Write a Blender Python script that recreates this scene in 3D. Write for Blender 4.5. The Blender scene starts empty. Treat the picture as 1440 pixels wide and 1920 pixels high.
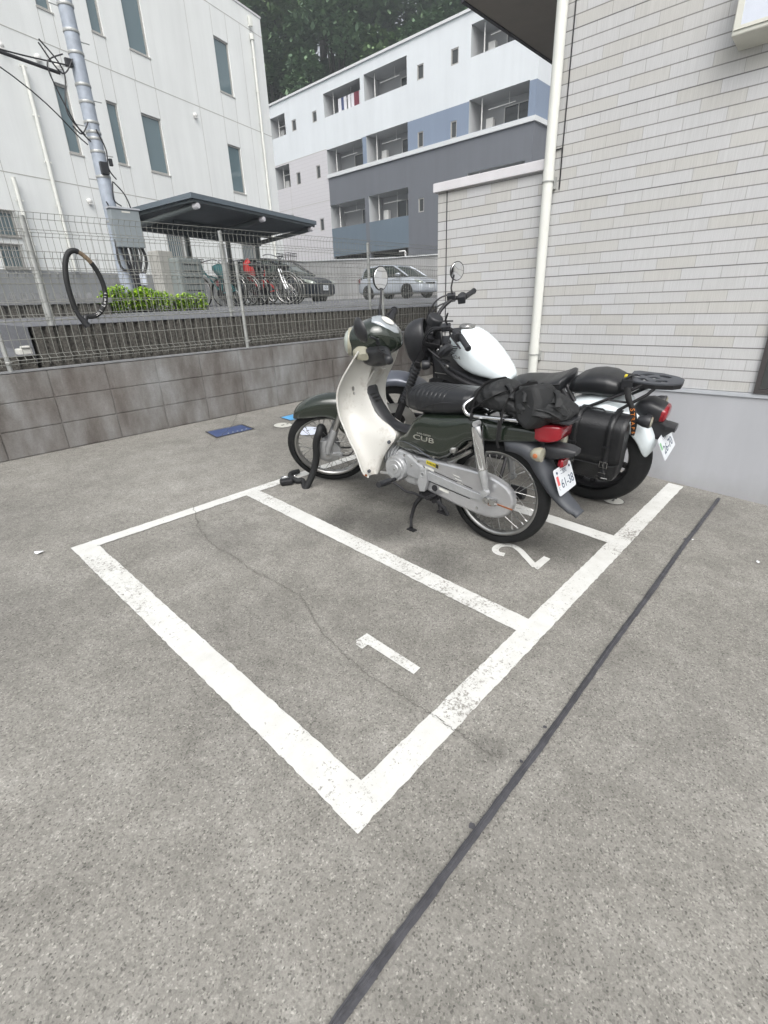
import bpy, bmesh, math, random
from mathutils import Vector, Matrix, noise
R = math.radians
random.seed(7)
S = bpy.context.scene
COL = S.collection

# ---------------------------------------------------------------- camera, sky, sun, exposure
def look_matrix(yaw, pitch, roll):
    fw = Vector((math.cos(yaw)*math.cos(pitch), math.sin(yaw)*math.cos(pitch), -math.sin(pitch)))
    rt = Vector((math.sin(yaw), -math.cos(yaw), 0)); up = rt.cross(fw)
    r2 = math.cos(roll)*rt + math.sin(roll)*up; u2 = -math.sin(roll)*rt + math.cos(roll)*up
    m = Matrix((r2, u2, -fw)).transposed().to_4x4()
    return m
cam_d = bpy.data.cameras.new('camera'); cam = bpy.data.objects.new('camera', cam_d); COL.objects.link(cam)
cam_d.sensor_fit = 'HORIZONTAL'; cam_d.sensor_width = 36.0; cam_d.lens = 36.0*913.35/1440
cam_d.clip_start = 0.02; cam_d.clip_end = 2000
cm = look_matrix(R(43.2144), R(23.3004), R(-2.16855)); cm.translation = Vector((0, 0, 1.275)); cam.matrix_world = cm
S.camera = cam

SUN_EL, SUN_AZ = 50, 222          # azimuth measured from +X towards +Y
w = bpy.data.worlds.new("World"); S.world = w; w.use_nodes = True
nt = w.node_tree; bg = nt.nodes['Background']
sky = nt.nodes.new('ShaderNodeTexSky'); sky.sky_type = 'NISHITA'; sky.sun_disc = False
sky.sun_elevation = R(SUN_EL); sky.sun_rotation = R(90-SUN_AZ); sky.dust_density = 6; sky.air_density = 1.2; sky.ozone_density = 1.0
hs = nt.nodes.new('ShaderNodeHueSaturation'); hs.inputs['Saturation'].default_value = .22
nt.links.new(sky.outputs[0], hs.inputs['Color']); nt.links.new(hs.outputs[0], bg.inputs['Color'])
bg.inputs['Strength'].default_value = .13
sl = bpy.data.lights.new('sun', 'SUN'); sl.energy = 1.3; sl.angle = R(55); sl.color = (1, .985, .965)
so = bpy.data.objects.new('sun', sl); COL.objects.link(so)
sd = Vector((math.cos(R(SUN_EL))*math.cos(R(SUN_AZ)), math.cos(R(SUN_EL))*math.sin(R(SUN_AZ)), math.sin(R(SUN_EL))))
so.rotation_euler = sd.to_track_quat('Z', 'Y').to_euler()
S.view_settings.view_transform = 'Standard'; S.view_settings.look = 'None'
S.view_settings.exposure = 0.72; S.view_settings.gamma = 1
S.cycles.max_bounces = 6; S.cycles.diffuse_bounces = 3; S.cycles.glossy_bounces = 3; S.cycles.transparent_max_bounces = 8

# ---------------------------------------------------------------- materials
def mat(name, col, rough=.6, metal=0., var=0., vscale=8., bump=0., bscale=60., stretch=None, coat=0., spec=None, col2=None, trans=0.):
    m = bpy.data.materials.new(name); m.use_nodes = True
    t = m.node_tree; b = t.nodes['Principled BSDF']
    b.inputs['Base Color'].default_value = (*col, 1); b.inputs['Roughness'].default_value = rough
    b.inputs['Metallic'].default_value = metal
    if coat: b.inputs['Coat Weight'].default_value = coat; b.inputs['Coat Roughness'].default_value = .08
    if spec is not None: b.inputs['Specular IOR Level'].default_value = spec
    if trans: b.inputs['Transmission Weight'].default_value = trans
    if var or bump:
        tc = t.nodes.new('ShaderNodeTexCoord'); mp = t.nodes.new('ShaderNodeMapping')
        t.links.new(tc.outputs['Object'], mp.inputs[0])
        if stretch: mp.inputs['Scale'].default_value = stretch
    if var:
        n = t.nodes.new('ShaderNodeTexNoise'); n.inputs['Scale'].default_value = vscale; n.inputs['Detail'].default_value = 6; n.inputs['Roughness'].default_value = .65
        t.links.new(mp.outputs[0], n.inputs['Vector'])
        r = t.nodes.new('ShaderNodeValToRGB'); r.color_ramp.elements[0].position = .3; r.color_ramp.elements[1].position = .7
        c0 = [max(0, c*(1-var)) for c in col]; c1 = [min(1, c*(1+var)) for c in col] if col2 is None else col2
        r.color_ramp.elements[0].color = (*c0, 1); r.color_ramp.elements[1].color = (*c1, 1)
        t.links.new(n.outputs['Fac'], r.inputs[0]); t.links.new(r.outputs[0], b.inputs['Base Color'])
    if bump:
        n2 = t.nodes.new('ShaderNodeTexNoise'); n2.inputs['Scale'].default_value = bscale; n2.inputs['Detail'].default_value = 4
        t.links.new(mp.outputs[0], n2.inputs['Vector'])
        bp = t.nodes.new('ShaderNodeBump'); bp.inputs['Strength'].default_value = bump; bp.inputs['Distance'].default_value = .01
        t.links.new(n2.outputs['Fac'], bp.inputs['Height']); t.links.new(bp.outputs[0], b.inputs['Normal'])
    return m

class N:  # tiny node helper
    def __init__(s, m): s.t = m.node_tree; s.b = s.t.nodes['Principled BSDF']
    def new(s, k, **a):
        n = s.t.nodes.new(k)
        for q, v in a.items(): setattr(n, q, v)
        return n
    def link(s, a, b): s.t.links.new(a, b)
    def math(s, op, a, b=None, c=None):
        n = s.new('ShaderNodeMath', operation=op)
        for i, x in enumerate((a, b, c)):
            if x is None: continue
            if isinstance(x, (int, float)): n.inputs[i].default_value = x
            else: s.link(x, n.inputs[i])
        return n.outputs[0]
    def noise(s, vec, scale, detail=4, rough=.6, dims='3D'):
        n = s.new('ShaderNodeTexNoise'); n.inputs['Scale'].default_value = scale; n.inputs['Detail'].default_value = detail; n.inputs['Roughness'].default_value = rough
        if vec is not None: s.link(vec, n.inputs['Vector'])
        return n.outputs['Fac']
    def vor(s, vec, scale, out='Color'):
        n = s.new('ShaderNodeTexVoronoi'); n.inputs['Scale'].default_value = scale; s.link(vec, n.inputs['Vector']); return n.outputs[out]
    def ramp(s, f, stops):
        n = s.new('ShaderNodeValToRGB'); e = n.color_ramp.elements
        while len(e) < len(stops): e.new(.5)
        for el, (p, c) in zip(e, stops):
            el.position = p; el.color = (*c, 1) if isinstance(c, tuple) else (c, c, c, 1)
        s.link(f, n.inputs[0]); return n.outputs[0]
    def mix(s, f, a, b, mode='MIX'):
        n = s.new('ShaderNodeMix', data_type='RGBA', blend_type=mode)
        for i, x in ((0, f), (6, a), (7, b)):
            if isinstance(x, (int, float)): n.inputs[i].default_value = x
            elif isinstance(x, tuple): n.inputs[i].default_value = (*x, 1)
            else: s.link(x, n.inputs[i])
        return n.outputs[2]
    def obj(s, scale=None):
        tc = s.new('ShaderNodeTexCoord')
        if scale is None: return tc.outputs['Object']
        mp = s.new('ShaderNodeMapping'); mp.inputs['Scale'].default_value = scale; s.link(tc.outputs['Object'], mp.inputs[0]); return mp.outputs[0]
    def bump(s, h, st, dist=.01):
        bp = s.new('ShaderNodeBump'); bp.inputs['Strength'].default_value = st; bp.inputs['Distance'].default_value = dist
        s.link(h, bp.inputs['Height']); s.link(bp.outputs[0], s.b.inputs['Normal'])
def base(name, rough=.8):
    m = bpy.data.materials.new(name); m.use_nodes = True; n = N(m); n.b.inputs['Roughness'].default_value = rough; return m, n

STAINS_SHADE = [(1.72, 1.86, .24, .52), (1.83, 1.62, .24, .48), (2.0, 1.95, .35, .72), (2.30, .93, .3, .55), (1.68, 1.28, .2, .65), (.75, 1.55, .35, .86), (1.55, 1.95, .2, .7), (2.55, .80, .25, .62), (2.85, 1.1, .5, .68), (2.15, 1.9, .6, .78), (2.0, 1.3, .5, .82), (.30, 3.3, .5, .84), (.98, .50, .08, .78), (2.75, 1.55, .5, .66), (2.2, 2.35, .3, .72), (.1, 2.3, .5, .8), (1.5, .1, .5, .88), (3.3, 1.0, .35, .7), (.55, 1.15, .3, .86), (3.3, .5, .5, .8), (2.8, 3.6, .9, .82), (1.1, 2.2, .3, .8), (2.62, 2.6, .8, .85)]
def concrete_mat():
    m, n = base('aggregate_concrete', .88); o = n.obj()
    big = n.noise(o, 1.1, 7, .68); mid = n.noise(o, 7, 7, .78); fine = n.noise(o, 130, 3, .75)
    col = n.ramp(big, [(.32, (.138, .132, .116)), (.5, (.230, .221, .199)), (.68, (.315, .304, .278))])
    col = n.mix(.55, col, n.ramp(mid, [(.3, (.142, .137, .123)), (.55, (.24, .232, .212)), (.75, (.325, .316, .293))]))
    v = n.vor(o, 260)
    sp = n.new('ShaderNodeSeparateColor'); n.link(v, sp.inputs[0])
    grain = n.ramp(sp.outputs[0], [(0, .45), (.12, .82), (.4, .98), (.9, 1.05), (1, 1.5)])
    v2 = n.vor(o, 95); sp2 = n.new('ShaderNodeSeparateColor'); n.link(v2, sp2.inputs[0])
    grain2 = n.ramp(sp2.outputs[1], [(0, .8), (.2, .97), (.8, 1.03), (1, 1.18)])
    col = n.mix(1.0, col, grain, 'MULTIPLY'); col = n.mix(.8, col, grain2, 'MULTIPLY')
    col = n.mix(.8, col, n.ramp(fine, [(.3, .8), (.7, 1.18)]), 'MULTIPLY')
    v3 = n.vor(o, 120); sp3 = n.new('ShaderNodeSeparateColor'); n.link(v3, sp3.inputs[0]); d3 = n.vor(o, 120, 'Distance')
    stone = n.math('MULTIPLY', n.math('LESS_THAN', sp3.outputs[0], .10), n.math('LESS_THAN', d3, .30)); white = n.math('MULTIPLY', n.math('GREATER_THAN', sp3.outputs[0], .975), n.math('LESS_THAN', d3, .26))
    col = n.mix(n.math('MULTIPLY', stone, .42), col, (.055, .05, .042)); col = n.mix(n.math('MULTIPLY', white, .4), col, (.55, .53, .49))
    # oil and dirt staining, plus contact shade under the bikes painted into the colour
    stains_shade = STAINS_SHADE
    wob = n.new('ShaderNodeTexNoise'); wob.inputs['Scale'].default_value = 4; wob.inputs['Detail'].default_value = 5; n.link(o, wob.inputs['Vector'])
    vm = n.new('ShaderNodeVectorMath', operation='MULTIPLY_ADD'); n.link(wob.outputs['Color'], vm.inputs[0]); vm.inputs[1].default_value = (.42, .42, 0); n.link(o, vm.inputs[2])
    for (x, y, r, k) in stains_shade:
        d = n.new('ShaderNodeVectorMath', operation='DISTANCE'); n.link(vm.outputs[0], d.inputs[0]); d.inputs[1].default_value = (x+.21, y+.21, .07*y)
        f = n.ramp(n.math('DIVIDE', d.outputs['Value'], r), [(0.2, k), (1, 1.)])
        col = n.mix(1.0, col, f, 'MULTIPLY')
    n.link(col, n.b.inputs['Base Color'])
    n.bump(n.math('ADD', n.math('MULTIPLY', sp.outputs[0], .6), fine), .35, .004)
    return m
def paint_mat():
    m, n = base('worn_white_paint', .7); o = n.obj()
    a = n.noise(o, 75, 6, .85); b_ = n.noise(o, 2.6, 4, .75)
    f = n.ramp(n.math('ADD', a, n.math('MULTIPLY', b_, .55)), [(.662, 0.), (.682, 1.)])
    dirt = n.ramp(n.noise(o, 12, 5, .7), [(.3, (.53, .53, .505)), (.7, (.63, .635, .615))])
    col = n.mix(f, (.24, .23, .21), dirt); n.link(col, n.b.inputs['Base Color']); n.bump(f, .2, .002)
    return m
def siding_mat():
    m, n = base('tile_siding', .62); o = n.obj(); s = n.new('ShaderNodeSeparateXYZ'); n.link(o, s.inputs[0])
    y = s.outputs[1]; z = s.outputs[2]
    rz = n.math('DIVIDE', n.math('SUBTRACT', z, .69), .065); row = n.math('FLOOR', rz); fz = n.math('FRACT', rz)
    wr = n.new('ShaderNodeTexWhiteNoise', noise_dimensions='1D'); n.link(row, wr.inputs['W'])
    u = n.math('ADD', n.math('DIVIDE', y, .214), n.math('ADD', n.math('MULTIPLY', row, .37), n.math('MULTIPLY', wr.outputs['Value'], .18)))
    cu = n.math('FLOOR', u); fu = n.math('FRACT', u)
    cb = n.new('ShaderNodeCombineXYZ'); n.link(cu, cb.inputs[0]); n.link(row, cb.inputs[1])
    wn = n.new('ShaderNodeTexWhiteNoise', noise_dimensions='2D'); n.link(cb.outputs[0], wn.inputs['Vector'])
    tone = n.ramp(wn.outputs['Value'], [(0, (.472, .468, .450)), (.30, (.486, .482, .465)), (.42, (.490, .493, .494)), (1, (.508, .513, .522))])
    # joints: tall dark groove line under every course, thin head joints
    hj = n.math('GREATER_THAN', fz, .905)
    pj = n.math('MULTIPLY', n.math('LESS_THAN', n.math('ABSOLUTE', n.math('SUBTRACT', n.math('FRACT', n.math('DIVIDE', n.math('ADD', row, .5), 7)), .5)), .08), hj)
    vj = n.math('LESS_THAN', fu, .011)
    stri = n.noise(n.obj((1, 150, 4)), 1.6, 2, .5)
    col = n.mix(.28, tone, n.ramp(stri, [(.35, .72), (.65, 1.12)]), 'MULTIPLY')
    col = n.mix(.5, col, n.ramp(n.noise(o, 1.1, 4, .6), [(.3, .9), (.7, 1.05)]), 'MULTIPLY')
    col = n.mix(n.math('MULTIPLY', vj, .55), col, (.2, .19, .18))
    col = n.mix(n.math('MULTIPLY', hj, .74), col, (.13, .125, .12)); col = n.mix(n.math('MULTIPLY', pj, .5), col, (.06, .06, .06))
    n.link(col, n.b.inputs['Base Color'])
    h = n.math('SUBTRACT', n.math('MULTIPLY', stri, .25), n.math('MAXIMUM', hj, n.math('MULTIPLY', vj, .6)))
    n.bump(h, .5, .006)
    return m
def block_mat():
    m, n = base('concrete_block', .92); o = n.obj()
    col = n.ramp(n.noise(n.obj((1, 1, .35)), 5.5, 5, .6), [(.3, (.108, .098, .090)), (.45, (.166, .159, .152)), (.58, (.218, .218, .215)), (.75, (.29, .30, .30))])
    big = n.ramp(n.noise(o, 1.3, 4, .6), [(.35, (.80, .75, .72)), (.65, (1.10, 1.12, 1.13))]); col = n.mix(.9, col, big, 'MULTIPLY')
    eff = n.ramp(n.noise(n.obj((1, 1, .12)), 16, 5, .8), [(.60, 0.), (.82, 1.)]); col = n.mix(n.math('MULTIPLY', eff, .35), col, (.36, .37, .37))
    col = n.mix(.6, col, n.ramp(n.noise(o, 120, 3, .8), [(.3, .75), (.7, 1.2)]), 'MULTIPLY')
    n.link(col, n.b.inputs['Base Color']); n.bump(n.noise(o, 160, 4, .8), .4, .004); return m
def grimy_plastic():
    m, n = base('white_plastic', .38); o = n.obj()
    d = n.ramp(n.math('ADD', n.noise(o, 7, 6, .75), n.math('MULTIPLY', n.noise(n.obj((1, 1, .3)), 22, 4, .7), .35)), [(.70, 0.), (.86, 1.)])
    col = n.mix(n.math('MULTIPLY', d, .55), (.55, .545, .515), (.24, .20, .15)); col = n.mix(.6, col, n.ramp(n.noise(o, 3, 4, .6), [(.3, .9), (.7, 1.05)]), 'MULTIPLY')
    n.link(col, n.b.inputs['Base Color']); n.b.inputs['Roughness'].default_value = .36; return m
def stained_base():
    m, n = base('rendered_base', .8); o = n.obj(); s = n.new('ShaderNodeSeparateXYZ'); n.link(o, s.inputs[0])
    h = n.math('ADD', s.outputs[2], n.math('MULTIPLY', n.noise(n.obj((1, 1, .5)), 3.5, 5, .7), .30))
    dirt = n.ramp(h, [(.06, 1.), (.34, 0.)])
    col = n.mix(n.math('MULTIPLY', dirt, .6), (.385, .395, .42), (.22, .215, .20)); col = n.mix(.8, col, n.ramp(n.noise(n.obj((1, 1, .15)), 3, 5, .65), [(.35, .9), (.65, 1.04)]), 'MULTIPLY')
    n.link(col, n.b.inputs['Base Color']); n.bump(n.noise(o, 110, 4, .75), .2, .004); return m
def leaf_mat(name, c0, c1, c2):
    m, n = base(name, .6); o = n.obj()
    g = n.new('ShaderNodeNewGeometry')
    col = n.ramp(g.outputs['Random Per Island'], [(0, c0), (.55, c1), (1, c2)])
    n.link(col, n.b.inputs['Base Color']); n.b.inputs['Subsurface Weight'].default_value = 0
    return m
def tiles_mat():
    m, n = base('pale_wall_tiles', .6); o = n.obj(); s = n.new('ShaderNodeSeparateXYZ'); n.link(o, s.inputs[0])
    f = n.math('FRACT', n.math('DIVIDE', s.outputs[2], .2)); row = n.math('FLOOR', n.math('DIVIDE', s.outputs[2], .2))
    u = n.math('FRACT', n.math('ADD', n.math('DIVIDE', s.outputs[1], .6), n.math('MULTIPLY', row, .5)))
    j = n.math('MAXIMUM', n.math('LESS_THAN', f, .10), n.math('LESS_THAN', u, .02))
    col = n.mix(n.math('MULTIPLY', j, .35), (.56, .55, .57), (.36, .35, .36)); n.link(col, n.b.inputs['Base Color']); return m
def render_mat(name, c, streak=.12):
    m, n = base(name, .75)
    a = n.ramp(n.noise(n.obj((1, 1, .08)), 2.2, 5, .65), [(.35, 1-streak), (.65, 1.03)])
    b_ = n.ramp(n.noise(n.obj(), .5, 4, .6), [(.3, 1-streak*.7), (.7, 1.03)])
    col = n.mix(1., (*c,), a, 'MULTIPLY'); col = n.mix(1., col, b_, 'MULTIPLY'); n.link(col, n.b.inputs['Base Color'])
    n.bump(n.noise(n.obj(), 90, 3, .7), .12, .004); return m

M = dict(
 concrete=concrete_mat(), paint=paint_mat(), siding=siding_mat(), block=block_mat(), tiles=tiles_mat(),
 seam=mat('rubber_joint', (.055, .055, .062), .55, var=.35, vscale=20, bump=.4, bscale=40),
 crack=mat('crack_dirt', (.11, .105, .093), .95),
 basewall=stained_base(),
 flash=mat('metal_flashing', (.42, .44, .47), .45, var=.08),
 coping=mat('white_coping', (.62, .61, .63), .5, var=.06, vscale=5),
 pvc=mat('cream_pvc', (.66, .67, .63), .38, var=.05, vscale=4),
 soffit=mat('soffit_board', (.20, .185, .165), .7, var=.05), fascia=mat('dark_fascia', (.035, .035, .04), .4),
 lampshell=mat('painted_lamp_housing', (.62, .62, .56), .4, var=.08), frosted=mat('frosted_glass', (.62, .66, .74), .2, var=.04, vscale=15),
 darkframe=mat('bronze_frame', (.05, .045, .045), .45), wire=mat('coated_wire', (.225, .23, .21), .5, var=.2, vscale=9), post=mat('galvanized_post', (.40, .41, .40), .42, .35, var=.15, vscale=14),
 ribbed=mat('ribbed_concrete', (.055, .052, .046), .95, var=.55, vscale=45, bump=.8, bscale=70, col2=(.135, .128, .113)),
 ribcap=mat('weathered_kerb', (.20, .205, .21), .9, var=.25, vscale=12, bump=.2),
 asphalt=mat('asphalt', (.125, .13, .142), .9, var=.22, vscale=22, bump=.3, bscale=150), soil=mat('soil', (.05, .045, .04), .95, var=.3),
 bldw=render_mat('cream_panel', (.78, .80, .79), .05), joint=mat('panel_joint', (.42, .415, .39), .9), dado=render_mat('grey_render_dado', (.26, .27, .275), .1),
 winframe=mat('grey_aluminium', (.42, .41, .39), .4, .3), glassL=mat('dark_window_glass', (.13, .185, .205), .06, spec=.9), glassB=mat('dim_glass', (.04, .045, .045), .08, spec=.8),
 pole=mat('painted_steel_pole', (.34, .38, .44), .5, .1, var=.18, vscale=7), polebox=mat('grey_equipment_box', (.23, .26, .275), .5, var=.07), black=mat('black_cable', (.015, .015, .018), .5),
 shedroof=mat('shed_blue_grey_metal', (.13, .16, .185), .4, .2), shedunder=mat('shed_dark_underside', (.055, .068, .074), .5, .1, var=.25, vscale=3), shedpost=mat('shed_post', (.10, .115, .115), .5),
 leaf=leaf_mat('dark_leaf', (.06, .105, .06), (.105, .175, .095), (.15, .225, .12)), leaf2=leaf_mat('mid_leaf', (.08, .14, .06), (.13, .21, .09), (.18, .26, .12)),
 hedge=leaf_mat('bright_hedge_leaf', (.16, .30, .012), (.34, .54, .02), (.50, .70, .05)), bark=mat('bark', (.025, .025, .02), .9, var=.3),
 hill=mat('forest_floor', (.03, .045, .02), .95, var=.4, vscale=1),
 aptw=render_mat('white_facade', (.64, .675, .70), .03), aptblue=render_mat('blue_grey_facade', (.20, .25, .335), .04), aptgrey=render_mat('dark_grey_facade', (.135, .145, .165), .05),
 aptblue2=render_mat('slate_blue_parapet', (.125, .165, .205), .05), aptin=mat('balcony_wall', (.44, .45, .46), .8), aptin2=mat('balcony_side', (.44, .46, .47), .8), rail=mat('parapet_cap', (.62, .64, .65), .5), white=mat('white_enamel', (.70, .70, .68), .35),
 dark=mat('dark_void', (.02, .02, .02), .9), silver=mat('silver_paint', (.52, .56, .61), .25, .4, coat=.5), darkcar=mat('dark_blue_car_paint', (.008, .011, .017), .3, 0, coat=.25, spec=.3), carglass=mat('car_glass', (.03, .04, .035), .05, spec=.8),
 tyre=mat('tyre_rubber', (.009, .0095, .010), .7, spec=.3, var=.25, vscale=30, bump=.15, bscale=120), rimst=mat('steel_rim', (.42, .42, .41), .28, .9, var=.12, vscale=10), alloy=mat('cast_alloy', (.42, .43, .44), .38, .55, var=.12, vscale=25), chrome=mat('chrome', (.72, .73, .74), .1, 1.),
 olive=mat('olive_green_paint', (.013, .0195, .013), .13, .15, coat=.9), shield=grimy_plastic(), blackp=mat('black_plastic', (.02, .021, .024), .42, var=.15, vscale=30), blackm=mat('matt_black_metal', (.014, .014, .016), .5, .2, var=.2, vscale=20),
 greyp=mat('dark_grey_plastic', (.055, .06, .07), .5, var=.12, vscale=12), vinyl=mat('black_vinyl', (.012, .013, .015), .36, var=.12, vscale=20, bump=.12, bscale=180), red=mat('red_lens', (.24, .005, .013), .15, coat=.6), clear=mat('clear_lens', (.30, .29, .225), .08, coat=.8), amber=mat('amber_bulb', (.38, .13, .05), .3),
 lensglass=mat('headlamp_glass', (.42, .46, .42), .08, .3, coat=.8), meter=mat('meter_glass', (.33, .36, .38), .1, .2, coat=.8), tankw=mat('pearl_white_paint', (.72, .79, .82), .2, coat=.9), mirror=mat('mirror_glass', (.85, .86, .87), .03, 1.), fend=mat('satin_grey_paint', (.10, .11, .135), .3, .3, coat=.4),
 cloth=mat('black_nylon', (.010, .011, .012), .66, var=.3, vscale=15, bump=.25, bscale=250), leather=mat('black_leather', (.010, .0105, .012), .4, var=.2, vscale=15, bump=.2, bscale=140), strap=mat('nylon_strap', (.012, .012, .013), .8, bump=.3, bscale=300), orange=mat('orange_print', (.75, .25, .05), .6),
 plate=mat('plate_white', (.62, .65, .68), .4), ink=mat('plate_green_ink', (.02, .045, .09), .5), redst=mat('red_sticker', (.62, .10, .10), .5), greenst=mat('green_sticker', (.18, .42, .20), .5), yellow=mat('yellow_sticker', (.62, .52, .03), .4), whitest=mat('white_sticker', (.60, .60, .56), .5), printw=mat('white_print', (.6, .6, .6), .6), emb=mat('emblem_metal', (.42, .42, .38), .3, .7), rust=mat('rust', (.22, .07, .02), .9, var=.4, vscale=60), brown=mat('gold_sleeve', (.20, .15, .10), .6, var=.5, vscale=80),
 bluelid=mat('blue_painted_lid', (.048, .075, .17), .45, var=.2, vscale=12), cyanlid=mat('light_blue_lid', (.10, .34, .62), .45, var=.1), greylid=mat('pale_grey_lid', (.48, .48, .44), .6, var=.12, vscale=30), whitelid=mat('white_lid', (.60, .64, .74), .4, var=.08), cutiron=mat('iron_frame', (.05, .05, .05), .7),
 paper=mat('paper', (.7, .72, .75), .8), teal=mat('teal_cover', (.02, .13, .14), .5), redbike=mat('red_paint', (.5, .02, .02), .35), saddle=mat('brown_basket', (.10, .05, .035), .8), beige=mat('beige_panel', (.36, .355, .33), .7), louv=mat('grey_green_metal', (.19, .215, .21), .5), maroon=mat('maroon_cloth', (.16, .03, .05), .9), navy=mat('navy_cloth', (.05, .07, .16), .9), whitec=mat('white_cloth', (.65, .65, .68), .9))

# ---------------------------------------------------------------- mesh helpers
def frame_of(d):
    d = d.normalized(); a = Vector((0, 0, 1)) if abs(d.z) < .9 else Vector((1, 0, 0)); u = d.cross(a).normalized(); return u, d.cross(u).normalized()
class MB:
    def __init__(s): s.v = []; s.f = []
    def add(s, vs, fs):
        o = len(s.v); s.v += [tuple(v) for v in vs]; s.f += [tuple(i+o for i in f) for f in fs]; return s
    def box(s, c, d, rot=None):
        x, y, z = [a/2 for a in d]; vs = [Vector((i*x, j*y, k*z)) for k in (-1, 1) for j in (-1, 1) for i in (-1, 1)]
        if rot is not None: vs = [rot @ v for v in vs]
        c = Vector(c); return s.add([v+c for v in vs], [(0, 2, 3, 1), (4, 5, 7, 6), (0, 1, 5, 4), (2, 6, 7, 3), (0, 4, 6, 2), (1, 3, 7, 5)])
    def box2(s, a, b): return s.box([(p+q)/2 for p, q in zip(a, b)], [abs(q-p) for p, q in zip(a, b)])
    def loft(s, rings, closed=True, caps=True):
        n = len(rings[0]); vs = [p for r in rings for p in r]; fs = []
        for i in range(len(rings)-1):
            for j in range(n if closed else n-1): a = i*n+j; b = i*n+(j+1) % n; fs.append((a, b, b+n, a+n))
        if caps and closed: fs.append(tuple(range(n))[::-1]); fs.append(tuple((len(rings)-1)*n+j for j in range(n)))
        return s.add(vs, fs)
    def tube(s, pts, r, n=8, closed=False, caps=True, flat=None):
        pts = [Vector(p) for p in pts]; m = len(pts); rings = []; pu = None
        for i, p in enumerate(pts):
            a = pts[(i-1) % m] if (closed or i) else p; b = pts[(i+1) % m] if (closed or i < m-1) else p
            d = (b-a)
            if d.length < 1e-9: d = Vector((0, 0, 1))
            d.normalize()
            if pu is None: u, v = frame_of(d)
            else:
                u = pu - d*pu.dot(d); u = u.normalized() if u.length > 1e-6 else frame_of(d)[0]; v = d.cross(u)
            pu = u; rr = r[i] if isinstance(r, (list, tuple)) else r; f2 = flat if flat else 1
            rings.append([p+u*math.cos(2*math.pi*k/n)*rr+v*math.sin(2*math.pi*k/n)*rr*f2 for k in range(n)])
        if closed: rings.append(rings[0]); return s.loft(rings, True, False)
        return s.loft(rings, True, caps)
    def beam(s, a, b, w_, h=None):
        a, b = Vector(a), Vector(b); u, v = frame_of(b-a); h = h or w_
        r = lambda p: [p+u*w_/2+v*h/2, p-u*w_/2+v*h/2, p-u*w_/2-v*h/2, p+u*w_/2-v*h/2]
        return s.loft([r(a), r(b)])
    def lathe(s, prof, o, ax, n=32, closed=False, caps=True):
        o = Vector(o); ax = Vector(ax).normalized(); u, v = frame_of(ax)
        rings = [[o+ax*h+(u*math.cos(2*math.pi*k/n)+v*math.sin(2*math.pi*k/n))*r for k in range(n)] for r, h in prof]
        if closed: rings.append(rings[0])
        return s.loft(rings, True, caps and not closed)
    def cyl(s, a, b, r, n=20):
        a, b = Vector(a), Vector(b); return s.lathe([(r, 0), (r, (b-a).length)], a, b-a, n)
    def prism(s, poly, vec):
        vec = Vector(vec); a = [Vector(p) for p in poly]; return s.loft([a, [p+vec for p in a]])
    def quad(s, *p): return s.add(p, [tuple(range(len(p)))])
    def xf(s, m): s.v = [tuple(m @ Vector(v)) for v in s.v]; return s
    def build(s, name, m, parent=None, smooth=None, bevel=0, sub=0, mx=None, solid=0, loc=None):
        if mx is not None: s.xf(mx)
        me = bpy.data.meshes.new(name); me.from_pydata(s.v, [], s.f)
        bm = bmesh.new(); bm.from_mesh(me); bmesh.ops.recalc_face_normals(bm, faces=bm.faces); bm.to_mesh(me); bm.free()
        me.materials.append(M[m] if isinstance(m, str) else m)
        o = bpy.data.objects.new(name, me); COL.objects.link(o)
        if smooth is not None:
            me.shade_smooth()
            if smooth < 180: me.set_sharp_from_angle(angle=R(smooth))
        if solid: q = o.modifiers.new('solid', 'SOLIDIFY'); q.thickness = solid; q.offset = 0
        if bevel: q = o.modifiers.new('bevel', 'BEVEL'); q.width = bevel; q.segments = 2; q.limit_method = 'ANGLE'; q.angle_limit = R(35)
        if sub: q = o.modifiers.new('sub', 'SUBSURF'); q.levels = sub; q.render_levels = sub
        if loc is not None: o.location = loc
        if parent is not None: o.parent = parent
        return o
def split_build(b, name, m, parent=None, **kw):
    idx = list(range(len(b.v)))
    def find(i):
        while idx[i] != i: idx[i] = idx[idx[i]]; i = idx[i]
        return i
    for f in b.f:
        for q in f[1:]: idx[find(q)] = find(f[0])
    comp = {}
    for f in b.f: comp.setdefault(find(f[0]), []).append(f)
    out = []
    for fs in comp.values():
        used = sorted({i for f in fs for i in f}); mp = {i: k for k, i in enumerate(used)}
        c = MB(); c.v = [b.v[i] for i in used]; c.f = [tuple(mp[i] for i in f) for f in fs]; out.append(c.build(name, m, parent, **kw))
    return out
def tag(o, label=None, cat=None, group=None, kind=None):
    if label: o['label'] = label
    if cat: o['category'] = cat
    if group: o['group'] = group
    if kind: o['kind'] = kind
    return o
def thing(name, label, cat, loc=(0, 0, 0), group=None, mx=None):
    o = bpy.data.objects.new(name, None); COL.objects.link(o); o.empty_display_size = .2
    if mx is not None: o.matrix_world = mx
    else: o.location = loc
    return tag(o, label, cat, group)
def copy_thing(src, mx, label, group=None):
    c = src.copy(); COL.objects.link(c); c.matrix_world = mx; c['label'] = label
    if group: c['group'] = group
    for ch in src.children:
        d = ch.copy(); COL.objects.link(d); d.parent = c
        for g in ch.children:
            e = g.copy(); COL.objects.link(e); e.parent = d
    return c
def sring(c, u, v, a, b, p=2.5, n=24, ang0=0):
    out = []
    for k in range(n):
        t = 2*math.pi*k/n+ang0; ct, st = math.cos(t), math.sin(t)
        out.append(Vector(c)+Vector(u)*a*math.copysign(abs(ct)**(2/p), ct)+Vector(v)*b*math.copysign(abs(st)**(2/p), st))
    return out
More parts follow.
